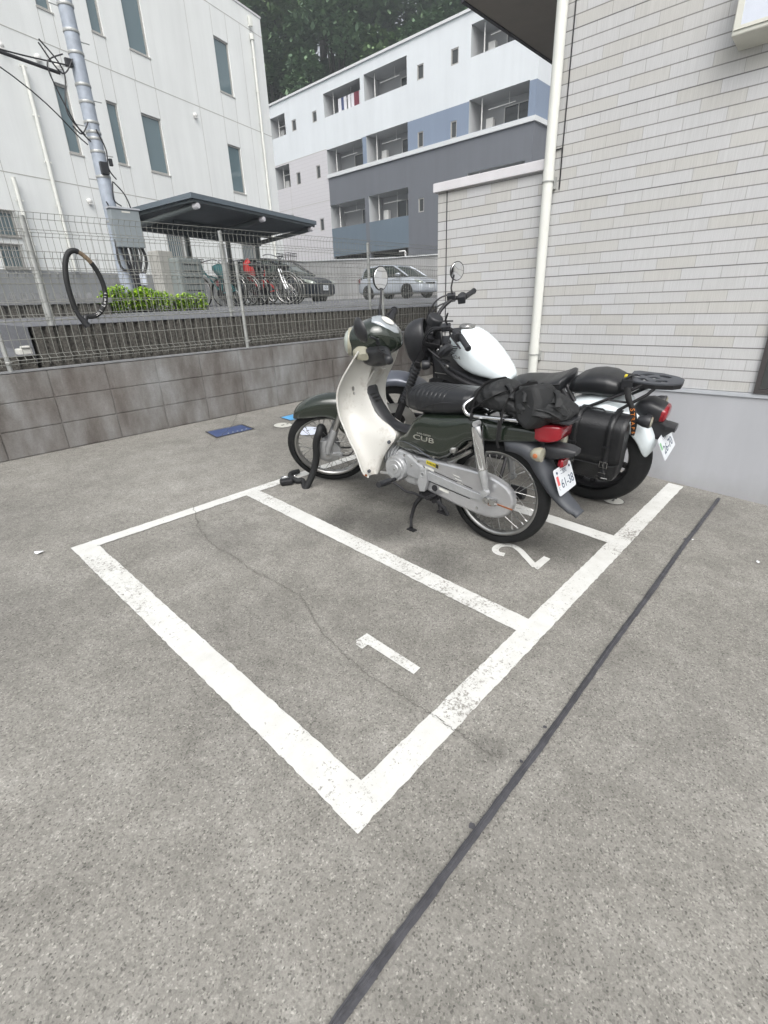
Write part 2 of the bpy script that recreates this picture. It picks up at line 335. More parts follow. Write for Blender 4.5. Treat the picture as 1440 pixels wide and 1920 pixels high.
def xloft(stations, p=2.6, n=28):      # stations (x, zlo, zhi, halfwidth[, y])
    return MB().loft([sring((st[0], st[4] if len(st) > 4 else 0, (st[1]+st[2])/2), (0, 1, 0), (0, 0, 1), st[3], (st[2]-st[1])/2, p, n) for st in stations])
def interp(st, n):
    out = []
    for i in range(len(st)-1):
        for k in range(n): t = k/n; out.append(tuple(a+(b-a)*t for a, b in zip(st[i], st[i+1])))
    return out+[st[-1]]
def spline(pts, n=6):
    pts = [Vector(p) for p in pts]; out = []
    for i in range(len(pts)-1):
        p0 = pts[max(i-1, 0)]; p1 = pts[i]; p2 = pts[i+1]; p3 = pts[min(i+2, len(pts)-1)]
        for k in range(n):
            t = k/n; out.append(.5*((2*p1)+(-p0+p2)*t+(2*p0-5*p1+4*p2-p3)*t*t+(-p0+3*p1-3*p2+p3)*t**3))
    return out+[pts[-1]]
def text(name, body, size, mx, m, parent=None, ext=.0004, sx=1.):
    cu = bpy.data.curves.new(name, 'FONT'); cu.body = body; cu.size = size; cu.extrude = ext; cu.align_x = 'CENTER'; cu.align_y = 'CENTER'
    t = bpy.data.objects.new(name, cu); COL.objects.link(t)
    me = bpy.data.meshes.new_from_object(t.evaluated_get(bpy.context.evaluated_depsgraph_get()))
    bpy.data.objects.remove(t)
    me.transform(Matrix.Scale(sx, 4, (1, 0, 0))); me.transform(mx); me.materials.clear(); me.materials.append(M[m])
    o = bpy.data.objects.new(name, me); COL.objects.link(o)
    if parent is not None: o.parent = parent
    return o
def basis(o, x, y):    # matrix with text x along x, text y along y
    x = Vector(x).normalized(); y = (Vector(y)-x*Vector(y).dot(x)).normalized(); z = x.cross(y)
    m = Matrix((x, y, z)).transposed().to_4x4(); m.translation = Vector(o); return m
SL = .0700183
def gz(y): return SL*y
def zu(y): return 1.19+.02*(min(y, 40)-5.05) if y > 5.05 else 1.19
# ---------------------------------------------------------------- ground
b = MB(); ys = [-40, -12, 0, 4.40, 4.405]; xs = [-40, -6, 0, 2, 3.74, 60]
zs = [gz(-12)-.2, gz(-12), 0, gz(4.40), -.6]
for i in range(3):
    for j in range(len(xs)-1): b.quad((xs[j], ys[i], zs[i]), (xs[j+1], ys[i], zs[i]), (xs[j+1], ys[i+1], zs[i+1]), (xs[j], ys[i+1], zs[i+1]))
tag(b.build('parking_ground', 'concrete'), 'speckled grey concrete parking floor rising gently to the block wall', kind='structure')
b = MB(); X0, X1 = 1.17, 300
rows = [(5.0, 1.19), (5.6, 1.198), (9, 1.27), (14, 1.37), (24, 1.42), (40, 1.5), (400, 1.6)]
for (y0, z0), (y1, z1) in zip(rows, rows[1:]):
    b.quad((X0, y0, z0), (X1, y0, z0), (X1, y1, z1), (X0, y1, z1))
rows = [(5.0, .975), (6.5, 1.03), (8.0, 1.06), (14, 1.3), (400, 1.6)]
for (y0, z0), (y1, z1) in zip(rows, rows[1:]):
    b.quad((-300, y0, z0), (X0, y0, z0), (X0, y1, z1), (-300, y1, z1))
b.quad((X0, 5.0, .9), (X0, 5.0, 1.19), (X0, 14, 1.37), (X0, 14, 1.0))
tag(b.build('upper_road', 'asphalt'), 'bluish grey asphalt of the higher lot behind the fences', kind='structure')
b = MB(); b.quad((-40, 4.4, .55), (60, 4.4, .55), (60, 5.0, .55), (-40, 5.0, .55))
tag(b.build('gully_ground', 'soil'), 'dark soil strip between the two retaining walls', kind='structure')

def gp(x, y, h=.004): return Vector((x, y, gz(y)+h))
# painted bay lines, one connected marking
b = MB()
def rough_rect(x0, x1, y0, y1, h=.004):
    random.seed(int(x0*1000+y0*77)); j = lambda: random.uniform(-.0022, .0022)
    if (x1-x0) > (y1-y0):
        n = int((x1-x0)/.02); A = [(x0+(x1-x0)*i/n, y0+j()) for i in range(n+1)]; B = [(x0+(x1-x0)*i/n, y1+j()) for i in range(n+1)]
    else:
        n = int((y1-y0)/.02); A = [(x1+j(), y0+(y1-y0)*i/n) for i in range(n+1)]; B = [(x0+j(), y0+(y1-y0)*i/n) for i in range(n+1)]
    vs = [gp(*a, h) for a in A]+[gp(*a, h) for a in B]; n1 = n+1
    b.add(vs, [(i, i+1, n1+i+1, n1+i) for i in range(n)])
rough_rect(.522, 3.66, .625, .718); rough_rect(.524, 3.66, 2.598, 2.672)
rough_rect(.525, .632, .708, 2.606, .0032); rough_rect(1.508, 1.610, .708, 2.606, .0032); rough_rect(2.500, 2.601, .708, 2.606, .0032)
tag(b.build('parking_lines', 'paint'), 'worn white painted lines framing the motorcycle bays', kind='structure')
k = 1.
one = [(1.011, 1.124), (1.022, 1.130), (1.028, 1.141), (1.043, 1.138), (1.086, 1.137), (1.084, .868), (1.043, .866), (1.042, 1.089), (1.010, 1.089)]
b = MB(); b.quad(*[gp(x*k, y*k) for x, y in one]); tag(b.build('bay_number', 'paint'), 'white painted numeral 1 on the floor of the empty bay', kind='structure')
mid = spline([(1.998, 1.050, 0), (1.990, 1.085, 0), (2.012, 1.112, 0), (2.055, 1.118, 0), (2.092, 1.098, 0), (2.108, 1.058, 0), (2.092, 1.012, 0), (2.052, .955, 0), (2.000, .882, 0)], 5)
b = MB(); wd = .0175
L_, R_ = [], []
for i, p in enumerate(mid):
    d = (mid[min(i+1, len(mid)-1)]-mid[max(i-1, 0)]).normalized(); q = Vector((-d.y, d.x, 0))*wd
    L_.append((p+q)); R_.append((p-q))
vs = [gp(p.x*k, p.y*k) for p in L_]+[gp(p.x*k, p.y*k) for p in R_]; n1 = len(mid)
b.add(vs, [(i, i+1, n1+i+1, n1+i) for i in range(n1-1)])
b.quad(*[gp(x*k, y*k, .0045) for x, y in [(2.012, .902), (2.125, .898), (2.123, .862), (1.986, .862), (1.986, .875)]])
tag(b.build('bay_number', 'paint'), 'white painted numeral 2 behind the rear wheel of the green moped', kind='structure')
# cracks and rubber joint
def ribbon(name, pts, wd, m, h, label, jit=.006, seg=14):
    random.seed(5); P = []
    for (a, c) in zip(pts, pts[1:]):
        for i in range(seg):
            t = i/seg; P.append(Vector((a[0]+(c[0]-a[0])*t+random.uniform(-jit, jit), a[1]+(c[1]-a[1])*t+random.uniform(-jit, jit), 0)))
    P.append(Vector((*pts[-1], 0))); vs = []
    for side in (1, -1):
        for i, p in enumerate(P):
            d = (P[min(i+1, len(P)-1)]-P[max(i-1, 0)]).normalized(); ww = wd*random.uniform(.5, 1.4)*side*.5; q = Vector((-d.y, d.x, 0))*ww
            vs.append(gp(p.x+q.x, p.y+q.y, h))
    n1 = len(P); bb = MB().add(vs, [(i, i+1, n1+i+1, n1+i) for i in range(n1-1)])
    return tag(bb.build(name, m), label, kind='structure')
cr = [(1.195, 2.691), (1.079, 2.419), (1.029, 2.177), (1.046, 2.008), (1.032, 1.85), (1.052, 1.669), (1.062, 1.512), (.996, 1.345), (.961, 1.241), (.937, 1.096), (.928, .953), (.937, .839), (.943, .72), (.946, .628), (.946, .532), (.958, .467)]
ribbon('floor_crack', [(x*k, y*k) for x, y in cr], .0026, 'crack', .0085, 'thin jagged crack running through the bay with the 1')
ribbon('floor_crack', [(2.56, 4.35), (2.28, 4.0), (2.03, 3.79), (1.90, 3.70), (1.80, 3.6)], .004, 'crack', .004, 'short crack at the near corner of the blue lid')
b = MB(); P = [-6+i*.02 for i in range(int(9.6/.02)+1)]
random.seed(3); vs = []
for s_ in (1, -1):
    for i, x in enumerate(P): vs.append(gp(x, 0.405+s_*(.0105+.002*noise.noise(Vector((x*2, 5, 0)))+random.uniform(-.0012, .0012))+.006*noise.noise(Vector((x*1.3, 0, 0))), .007))
n1 = len(P); b.add(vs, [(i, i+1, n1+i+1, n1+i) for i in range(n1-1)])
# raised bead in the joint
b.tube([gp(x, 0.405+.006*noise.noise(Vector((x*1.3, 0, 0)))+.003, .006) for x in P[::4]], .0045, 6)
random.seed(9)
for (cx, cy, rr) in [(.735, .422, .011), (.99, .42, .006), (2.83, .42, .012), (1.15, .425, .007)]:
    b.quad(*[gp(cx+math.cos(a*.7)*rr*random.uniform(.6, 1.2), cy+math.sin(a*.7)*rr*random.uniform(.6, 1.2), .0056) for a in range(9)])
tag(b.build('expansion_joint', 'seam', smooth=40), 'dark rubber expansion joint crossing the concrete floor', kind='structure')

# lids in the ground
def lid_rect(name, pts, m, label, cat='drain cover'):
    t = thing(name, label, cat, gp(*pts[0], 0))
    o = gp(*pts[0], 0); c = Vector((sum(p[0] for p in pts)/4, sum(p[1] for p in pts)/4))
    f = MB(); inn = [(c.x+(p[0]-c.x)*.93, c.y+(p[1]-c.y)*.93) for p in pts]
    A = [gp(*p, .007)-o for p in pts]; B = [gp(*p, .007)-o for p in inn]; f.add(A+B, [(i, (i+1) % 4, 4+(i+1) % 4, 4+i) for i in range(4)]); f.build('frame', 'cutiron', t)
    l = MB(); A = [gp(c.x+(p[0]-c.x)*.925, c.y+(p[1]-c.y)*.925, .0035)-o for p in pts]; l.quad(*A)
    lo = l.build('lid', m, t)
    return t, o
t, o = lid_rect('water_meter_lid', [(1.997, 3.793), (2.383, 3.793), (2.385, 4.0), (2.02, 4.015)], 'bluelid', 'dark blue rectangular meter lid near the block wall')
b = MB()
for i in range(5): b.box(gp(2.14+i*.045, 3.83, .008)-o, (.012, .008, .002))
split_build(b, 'lettering', 'whitest', t)
lid_rect('valve_box_lid', [(2.774, 3.785), (3.01, 3.80), (2.98, 3.965), (2.775, 3.955)], 'cyanlid', 'light blue square lid beside the front wheel of the green moped')
def lid_round(x, y, r, m, label):
    t = thing('manhole_cover', label, 'manhole cover', gp(x, y, 0)); n = 40; f = MB(); A = [gp(x+r*math.cos(2*math.pi*i/n), y+r*math.sin(2*math.pi*i/n), .006)-gp(x, y, 0) for i in range(n)]
    B = [gp(x+.95*r*math.cos(2*math.pi*i/n), y+.95*r*math.sin(2*math.pi*i/n), .006)-gp(x, y, 0) for i in range(n)]
    f.add(A+B, [(i, (i+1) % n, n+(i+1) % n, n+i) for i in range(n)]); f.build('rim', 'cutiron', t)
    l = MB(); l.quad(*[gp(x+.94*r*math.cos(2*math.pi*i/n), y+.94*r*math.sin(2*math.pi*i/n), .004)-gp(x, y, 0) for i in range(n)]); l.build('lid', m, t)
    l = MB(); l.box((0, 0, .006), (.03, .012, .002)); l.box((r*.6, 0, .006), (.02, .02, .002)); l.build('keyhole', 'cutiron', t)
lid_round(2.635, 3.715, .088, 'greylid', 'pale grey round manhole cover between the blue lid and the moped wheel')
lid_round(2.68, 3.415, .14, 'whitelid', 'white round manhole cover seen through the spokes of the moped front wheel')
lid_round(3.08, .89, .065, 'greylid', 'small pale round lid under the rear tyre of the white motorcycle')
random.seed(12)
for (x, y, s_, lab) in [(.403, 2.725, .022, 'crumpled white litter left of the painted bays'), (2.825, .092, .016, 'white scrap of litter right of the rubber joint near the frame edge'), (2.86, .39, .007, 'tiny pale pebble lying on the rubber joint')]:
    b = MB(); n = 10; V = [Vector((random.uniform(-1, 1)*s_, random.uniform(-1, 1)*s_*.7, random.uniform(.2, .7)*s_)) for _ in range(n)]
    bm = bmesh.new(); [bm.verts.new(v) for v in V]; bmesh.ops.convex_hull(bm, input=bm.verts); bm.verts.ensure_lookup_table(); bm.verts.index_update()
    b.add([v.co for v in bm.verts], [tuple(v.index for v in f.verts) for f in bm.faces]); bm.free()
    tag(b.build('litter', 'paper', loc=gp(x, y, 0)), lab, 'litter')
b = MB(); random.seed(77)
for i in range(260):
    x, y = random.uniform(-.6, 3.5), random.uniform(-.4, 4.2); s_ = random.uniform(.0012, .0035)
    b.add([gp(x, y, .0045)+Vector(q)*s_ for q in ((1, 0, 0), (0, 1, 0), (-1, 0, 0), (0, -1, 0), (0, 0, 1))], [(0, 1, 4), (1, 2, 4), (2, 3, 4), (3, 0, 4)])
tag(b.build('loose_grit', 'crack'), 'loose dark grit scattered over the concrete floor', kind='stuff')

# ---------------------------------------------------------------- block retaining wall
WY = 4.345
b = MB(); random.seed(2)
for i in range(-14, 24):
    x0 = .397+i*.4005+.66
    for j in range(-1, 4):
        z1 = .903-.1985*(3-j); z0 = z1-.1985; g = .0045
        dy = random.uniform(-.0015, .0015)
        if z1 < .2: continue
        b.box2((x0-.4005+g, WY+dy, z0+g), (x0-g, WY+.12, z1-g))
b.box2((-5.2, WY+.006, .1), (9.9, WY+.11, .8965))
tag(b.build('block_wall', 'block', bevel=.002), 'stained grey concrete block retaining wall three courses high', 'wall')
b = MB(); b.box2((-5.2, WY-.001, .9035), (9.9, WY+.122, .911)); 
tag(b.build('wall_cap_mortar', 'ribcap'), 'thin mortar cap along the top of the block wall', 'wall cap')

# ---------------------------------------------------------------- wire mesh fences
def wire_fence(label, x0, x1, Y, zb, zt, posts, pitch, bend, pr, post_z0, wr=.0019):
    t = thing('mesh_fence', label, 'fence', (0, Y, 0))
    b = MB(); nW = int((x1-x0)/pitch); h = zt-zb
    beads = [zb+.0, zt-.16, zt]
    def prof():
        P = [(0, zb), (0, zb+.02), (-.035, zb+.04), (0, zb+.06), (0, zt-.16), (-.03, zt-.14), (0, zt-.12), (0, zt-.035), (bend, zt)]
        return P
    for i in range(nW+1):
        x = x0+i*pitch; P = prof(); b.tube([(x, p, z) for p, z in P], wr, 4)
    for (p, z) in [(0, zb+.015), (-.035, zb+.04), (0, zb+.065), (0, zb+.175), (0, zb+.295), (0, zb+.415), (0, zb+.535), (0, zt-.165), (-.03, zt-.14), (0, zt-.115), (0, zt-.04), (bend, zt)]:
        if z < zt+.001: b.tube([(x0, p-.0035, z), (x1, p-.0035, z)], wr*1.15, 4)
    b.build('wire_panel', 'wire', t)
    for x in posts:
        q = MB(); q.tube([(x, .024, post_z0), (x, .024, zt-.015)], pr, 12); q.build('post', 'post', t, smooth=40)
        q = MB()
        for z in (zb+.03, zt-.14): q.tube([(x-.02, .0, z), (x, -.012, z), (x+.02, .0, z)], .004, 5); q.box((x, -.008, z), (.012, .008, .018))
        split_build(q, 'clip', 'post', t)
    return t
wire_fence('grey wire mesh fence standing on the block wall with the cable lock on it', -2.2, 8.9, 4.36, .945, 1.68, [-1.13, .845, 2.805, 4.79, 6.76, 8.7], .05, -.03, .016, .905)
f2 = wire_fence('grey wire mesh fence on the ribbed wall in the second row further back', -3.5, 9.4, 5.07, 1.215, 2.02, [-.64, 3.115, 5.3, 7.2, 9.1], .05, -.035, .019, 1.18)
q = MB(); q.tube([(1.37, .02, 1.18), (1.37, .02, 2.0)], .028, 14); q.build('post', 'post', f2, smooth=40)

# ---------------------------------------------------------------- ribbed retaining walls
def ribbed(name, label, x0, x1, Y, z0, z1, pitch):
    b = MB(); n = int((x1-x0)/pitch)
    for i in range(n):
        x = x0+i*pitch; w_ = pitch*.68
        b.loft([[(x, Y, z), (x+w_*.15, Y-.03, z), (x+w_*.85, Y-.03, z), (x+w_, Y, z)] for z in (z0, (z0+z1)/2-.006, (z0+z1)/2-.001)], True, True)
        b.loft([[(x, Y, z), (x+w_*.15, Y-.03, z), (x+w_*.85, Y-.03, z), (x+w_, Y, z)] for z in ((z0+z1)/2+.004, z1)], True, True)
    b.box2((x0, Y+.001, z0), (x1, Y+.12, z1-.003))
    return tag(b.build(name, 'ribbed'), label, 'wall')
ribbed('ribbed_wall', 'dark ribbed concrete retaining wall behind the near mesh fence', 1.20, 9.8, 5.03, .50, 1.186, .095)
ribbed('ribbed_wall', 'low ribbed concrete wall left of the lot entrance below the white building', -5.0, 1.17, 5.03, .40, .97, .095)
ribbed('ribbed_wall', 'short far ribbed wall with a pale kerb in front of the grey dado', -4.0, 2.98, 8.05, 1.0, 1.40, .16)
b = MB(); b.box2((-4, 8.0, 1.405), (3.0, 8.25, 1.47)); tag(b.build('kerb', 'ribcap'), 'pale kerb on top of the far ribbed wall', 'kerb')
b = MB()
for i in range(53): b.box2((-4+i*.13, 8.26, 1.472), (-4+i*.13+.075, 8.32, 1.55))
tag(b.build('slotted_edging', 'ribcap'), 'row of small brown edging blocks above the far kerb', 'edging')
b = MB(); b.box((1.13, 5.12, 1.0), (.12, .10, .05)); b.box((1.13, 5.08, 1.035), (.07, .05, .02))
tag(b.build('marker_block', 'whitest', bevel=.01), 'small white block at the left end of the ribbed wall', 'marker')

# ---------------------------------------------------------------- tile-clad building on the right
WX = 3.706
t = thing('tiled_house', 'pale tile clad house on the right with rendered concrete base', 'building', (WX, 1.8, 0))
O = Vector((WX, 1.8, 0))
def rb(a, c_, name, m, parent=t, **kw): b = MB(); b.box2(Vector(a)-O, Vector(c_)-O); return b.build(name, m, parent, **kw)
# main block wall as object whose object-space equals world height/length
def wall_world(a, c_, name, m, parent):
    b = MB(); b.box2(a, c_); o = b.build(name, m); o.parent = parent; o.location = -O; return o
wall_world((WX, -9, .693), (9.5, 1.80, 6.2), 'wall', 'siding', t)
wall_world((WX+.002, 1.801, .693), (9.5, 2.755, 2.08), 'extension_wall', 'siding', t)
wall_world((WX-.004, -9, -1.0), (9.5, 2.752, .664), 'base', 'basewall', t)
rb((WX-.014, -9, .666), (WX+.05, 2.765, .690), 'flashing', 'flash')
rb((WX-.028, 1.80, 2.062), (9.5, 2.785, 2.125), 'coping', 'coping', bevel=.004)
rb((WX-.006, 2.664, .695), (WX+.004, 2.668, 2.06), 'corner_joint', 'fascia')
rb((WX+.003, 1.803, 3.156), (9.5, 2.548, 3.50), 'eave', 'soffit')
rb((WX+.003, 2.549, 3.150), (9.5, 2.575, 3.56), 'fascia', 'fascia')
rb((WX-.10, -9.1, 6.21), (9.6, 2.6, 6.4), 'roof', 'fascia')
# cable
b = MB(); b.tube([Vector(p)-O for p in spline([(WX-.006, 1.735, 5.9), (WX-.006, 1.735, 2.2), (WX-.006, 1.738, 2.17), (WX-.006, 1.79, 2.165)], 4)], .004, 6); b.build('cable', 'black', t)
# dark window at the frame edge
d = rb((WX-.008, -1.2, .72), (WX+.02, .352, 2.1), 'window', 'glassB')
fr = MB()
for a, c_ in [((WX-.022, .352, .692), (WX+.01, .378, 2.13)), ((WX-.022, -1.22, .692), (WX+.01, .352, .718)), ((WX-.022, -1.22, 2.1), (WX+.01, .352, 2.13))]: fr.box2(Vector(a)-O, Vector(c_)-O)
fo = fr.build('window_frame', 'darkframe', t)
# downpipe
t = thing('downpipe', 'cream plastic downpipe fixed to the tile wall', 'pipe', (WX-.045, 1.80, .1))
b = MB(); b.cyl((0, 0, -.0), (0, 0, 6.0), .034, 24); b.build('pipe', 'pvc', t, smooth=40)
for z in (2.035, .919, 3.3):
    b = MB(); b.cyl((0, 0, z-.1-.05), (0, 0, z-.1+.012), .0375, 24); b.build('socket', 'pvc', t, smooth=40)
    b = MB(); b.cyl((0, 0, z-.155), (0, 0, z-.148), .0395, 24); b.box((.035, -.035, z-.16), (.03, .014, .07)); b.build('bracket', 'post', t, smooth=40)
# wall lamp
t = thing('wall_lamp', 'boxy cream wall lamp with frosted pane high on the tile wall', 'wall lamp', (WX, .70, 2.44))
b = MB()
b.loft([[(-.135, -.16, 0), (-.135, .135, 0), (-.135, .135, .32), (-.135, -.16, .32)], [(-.0, -.145, -.03), (-.0, .118, -.03), (0, .118, .30), (0, -.145, .30)]]); b.build('housing', 'lampshell', t, bevel=.006)
b = MB(); b.box2((-.1385, -.128, .035), (-.137, .10, .285)); b.build('pane', 'frosted', t)
b = MB(); b.box2((-.1415, .100, .02), (-.1365, .128, .30)); b.box2((-.1415, -.15, .02), (-.1365, -.128, .30)); b.box2((-.1415, -.128, .02), (-.1365, .10, .035)); b.box2((-.1415, -.128, .285), (-.1365, .10, .30)); b.build('frame', 'lampshell', t)

# ---------------------------------------------------------------- walls with openings
def facade(keyfn, holes, s0, s1, z0, z1, P, depth, nrm):
    """P(s,z)->Vector on the face; returns dict key->MB; reveals go to key 'reveal'"""
    S_ = sorted({s0, s1, *[h[0] for h in holes], *[h[1] for h in holes], *keyfn.s}); Z = sorted({z0, z1, *[h[2] for h in holes], *[h[3] for h in holes], *keyfn.z})
    S_ = [s for s in S_ if s0 <= s <= s1]; Z = [z for z in Z if z0 <= z <= z1]; D = {}
    for a, c_ in zip(S_, S_[1:]):
        for e, f in zip(Z, Z[1:]):
            ms, mz = (a+c_)/2, (e+f)/2
            if any(h[0] < ms < h[1] and h[2] < mz < h[3] for h in holes): continue
            D.setdefault(keyfn(ms, mz), MB()).quad(P(a, e), P(c_, e), P(c_, f), P(a, f))
    d = nrm*depth; D['reveals'] = []
    for h in holes:
        rv = MB(); D['reveals'].append(rv)
        q = [P(h[0], h[2]), P(h[1], h[2]), P(h[1], h[3]), P(h[0], h[3])]
        for i in range(4): rv.quad(q[i], q[(i+1) % 4], q[(i+1) % 4]+d, q[i]+d)
    return D
class Key:
    def __init__(s, fn, ss=(), zz=()): s.fn = fn; s.s = ss; s.z = zz
    def __call__(s, a, c_): return s.fn(a, c_)

# ---------------------------------------------------------------- white panel building on the left
BA = R(16.1258); BD = Vector((math.cos(BA), math.sin(BA), 0)); BN = Vector((-BD.y, BD.x, 0)); BO = Vector((0, 15.5, 0))
t = thing('panel_building', 'off white panel building with tall narrow windows on the left', 'building', BO)
P = lambda s, z: BD*s+Vector((0, 0, z))
wins = [(6.55, 6.95, 5.38, 6.94), (8.08, 8.46, 5.4, 6.94), (9.28, 10.04, 5.41, 6.94), (13.09, 13.81, 5.40, 6.93), (6.6, 7.0, 8.46, 10.02), (8.11, 8.50, 8.48, 10.04), (9.32, 10.04, 8.48, 10.04), (13.10, 13.84, 8.49, 10.05),
        (3.9, 4.55, 3.15, 3.74), (3.95, 4.50, 2.42, 2.98), (9.38, 10.12, 2.55, 3.68), (13.13, 13.95, 2.45, 3.64), (3.0, 3.4, 5.4, 6.94), (1.0, 1.6, 5.4, 6.94), (1.0, 1.6, 8.48, 10.04)]
kf = Key(lambda s, z: 'dado' if z < 2.385 else 'bldw', (), (2.385,))
D = facade(kf, wins, -12, 15.9, 1.0, 11.43, P, .10, BN)
for mb in D.pop('reveals'): mb.build('reveal', 'bldw', t)
for kx, mb in D.items(): mb.build('wall' if kx == 'bldw' else 'plinth', kx, t)
b = MB(); e = BD*15.9; w_ = BD*-12
b.quad(e+Vector((0, 0, 1)), e+BN*10+Vector((0, 0, 1)), e+BN*10+Vector((0, 0, 11.43)), e+Vector((0, 0, 11.43))); b.quad(w_+Vector((0, 0, 11.43)), e+Vector((0, 0, 11.43)), e+BN*10+Vector((0, 0, 11.43)), w_+BN*10+Vector((0, 0, 11.43)))
b.build('side_wall', 'bldw', t)
for i, (a, c_, z0, z1) in enumerate(wins):
    f = MB(); n_ = -BN*.012
    def bar(s0, s1, e0, e1, mb, off=.0, th=.05):
        q = [P(s0, e0)+BN*off, P(s1, e0)+BN*off, P(s1, e1)+BN*off, P(s0, e1)+BN*off]; mb.prism(q, BN*th)
    bar(a, c_, z0, z0+.05, f, .045); bar(a, c_, z1-.05, z1, f, .045); bar(a, a+.045, z0+.05, z1-.05, f, .045); bar(c_-.045, c_, z0+.05, z1-.05, f, .045)
    fo = f.build('window', 'winframe', t)
    g = MB(); q = [P(a, z0)+BN*.075, P(c_, z0)+BN*.075, P(c_, z1)+BN*.075, P(a, z1)+BN*.075]; g.quad(*q); g.build('pane', 'glassL', fo)
    s_ = MB(); bar(a-.02, c_+.03, z0-.035, z0-.004, s_, -.02, .06); s_.build('sill', 'joint', fo)
    if i in (8, 9, 10, 11):
        g = MB(); nb = int((c_-a)/.085)
        for q in range(nb+1): x = a+q*(c_-a)/nb; g.beam(P(x, z0-.02)-BN*.03, P(x, z1+.02)-BN*.03, .016)
        for z in (z0, z1): g.beam(P(a-.03, z)-BN*.05, P(c_+.03, z)-BN*.05, .02)
        g.build('grille', 'winframe', fo)
b = MB()
for z in (4.6, 7.715, 10.86): b.prism([P(-12, z)-BN*.003, P(15.9, z)-BN*.003, P(15.9, z+.022)-BN*.003, P(-12, z+.022)-BN*.003], BN*.002)
for (a, c_, z0, z1) in wins[:8]+wins[12:]:
    for x in (a, c_):
        lo = 4.63 if z0 < 8 else 7.74; hi = 7.71 if z0 < 8 else 10.855
        for p, q in ((lo, z0-.04), (z1, hi)): b.prism([P(x-.006, p)-BN*.003, P(x+.006, p)-BN*.003, P(x+.006, q)-BN*.003, P(x-.006, q)-BN*.003], BN*.002)
        if z0 < 8: b.prism([P(x-.006, 2.39)-BN*.003, P(x+.006, 2.39)-BN*.003, P(x+.006, 4.595)-BN*.003, P(x-.006, 4.595)-BN*.003], BN*.002)
for x in (4.6, 11.9, 14.6):
    b.prism([P(x-.006, 2.4)-BN*.0035, P(x+.006, 2.4)-BN*.0035, P(x+.006, 10.85)-BN*.0035, P(x-.006, 10.85)-BN*.0035], BN*.002)
b.build('panel_joint', 'joint', t)
b = MB(); b.prism([P(-12, 11.435)-BN*.02, P(15.93, 11.435)-BN*.02, P(15.93, 11.50)-BN*.02, P(-12, 11.50)-BN*.02], BN*.3); b.build('parapet_cap', 'coping', t)
for s_, z0, z1, nm in ((15.17, 2.4, 10.55, 'rain_pipe'), (5.78, 2.4, 7.0, 'rain_pipe'), (4.75, 2.4, 4.5, 'rain_pipe')):
    b = MB(); q = BD*s_-BN*.09; b.cyl(q+Vector((0, 0, z0)), q+Vector((0, 0, z1)), .05, 12)
    if s_ > 15: b.cyl(q+Vector((0, 0, z1)), q+Vector((0, 0, z1+.18)), .085, 12); b.box(q+Vector((0, 0, z1+.55)), (.12, .12, .3))
    for z in range(int(z0)+1, int(z1)+1): b.box(q+Vector((0, 0, z)), (.16, .05, .04))
    b.build(nm, 'pvc', t, smooth=40)
for s_, z in ((6.27, 7.33), (5.37, 7.28), (11.6, 7.41), (6.79, 7.32), (6.78, 4.25)):
    b = MB(); q = BD*s_-BN*.01; b.lathe([(.075, 0), (.075, .05), (.05, .09), (0.01, .1)], q+Vector((0, 0, z)), -BN, 14); b.box(q-BN*.05+Vector((0, 0, z-.07)), (.1, .08, .02)); b.build('vent_hood', 'white', t, smooth=50)

# ---------------------------------------------------------------- apartment block
AX = 25.0; AO = Vector((AX, 13.2, 1.35)); t = thing('apartment_block', 'white and slate blue apartment block with recessed balconies', 'building', AO)
PA = lambda y, z: Vector((AX, y, z))-AO; AN = Vector((1, 0, 0))
big = [(31.04, 32.65, 11.66, 12.8), (24.10, 27.20, 11.71, 12.87), (20.67, 23.79, 11.73, 12.92), (13.7, 16.73, 11.77, 12.97), (31.04, 32.65, 8.74, 10.06), (24.10, 27.23, 8.80, 10.09), (20.66, 23.78, 8.82, 10.13), (13.55, 16.74, 8.83, 10.16),
       (24.12, 27.22, 5.81, 7.12), (20.68, 23.77, 5.80, 7.17), (13.55, 16.74, 5.8, 7.17), (31.04, 32.65, 5.8, 7.1), (20.72, 27.18, 1.4, 4.18)]
small = [(29.95, 30.38, 11.66, 12.25), (27.92, 28.33, 11.69, 12.25), (19.56, 19.98, 11.71, 12.33), (17.43, 17.87, 11.75, 12.38), (29.95, 30.37, 8.72, 9.42), (27.94, 28.33, 8.74, 9.46), (19.59, 19.97, 8.83, 9.53), (17.46, 17.83, 8.82, 9.54),
         (27.95, 28.35, 5.80, 6.52), (19.56, 19.94, 5.84, 6.51), (29.95, 30.37, 5.8, 6.5), (17.46, 17.83, 5.84, 6.5)]
def akey(y, z):
    if z > 10.12: return 'aptw'
    if y > 27.22: return 'tiles'
    if z > 8.60: return 'aptw' if (y > 24.2 and y < 27.3) and y > 24.15 else 'aptblue'
    if 23.79 < y < 24.10: return 'aptgrey'
    if z > 7.13: return 'aptgrey'
    if z < 5.80 and y > 20.68: return 'aptblue2' if z > 4.18 else 'aptgrey'
    return 'aptgrey'
kf = Key(akey, (27.22, 24.15, 23.79, 24.10, 20.68), (10.12, 8.60, 7.13, 5.80, 4.18))
D = facade(kf, big+small, 13.2, 34.5, 1.3, 13.45, PA, .22, AN)
nm = dict(aptw='white_wall', tiles='tiled_wall', aptblue='blue_wall', aptgrey='grey_wall', aptblue2='slate_parapet', reveal='reveal')
for mb in D.pop('reveals'): mb.build('reveal', 'aptin2', t)
for kx, mb in D.items(): mb.build(nm[kx], kx, t)
b = MB(); b.quad(PA(13.2, 10.12), PA(13.2, 13.45), PA(13.2, 13.45)+AN*12, PA(13.2, 10.12)+AN*12); b.build('end_wall', 'aptw', t)
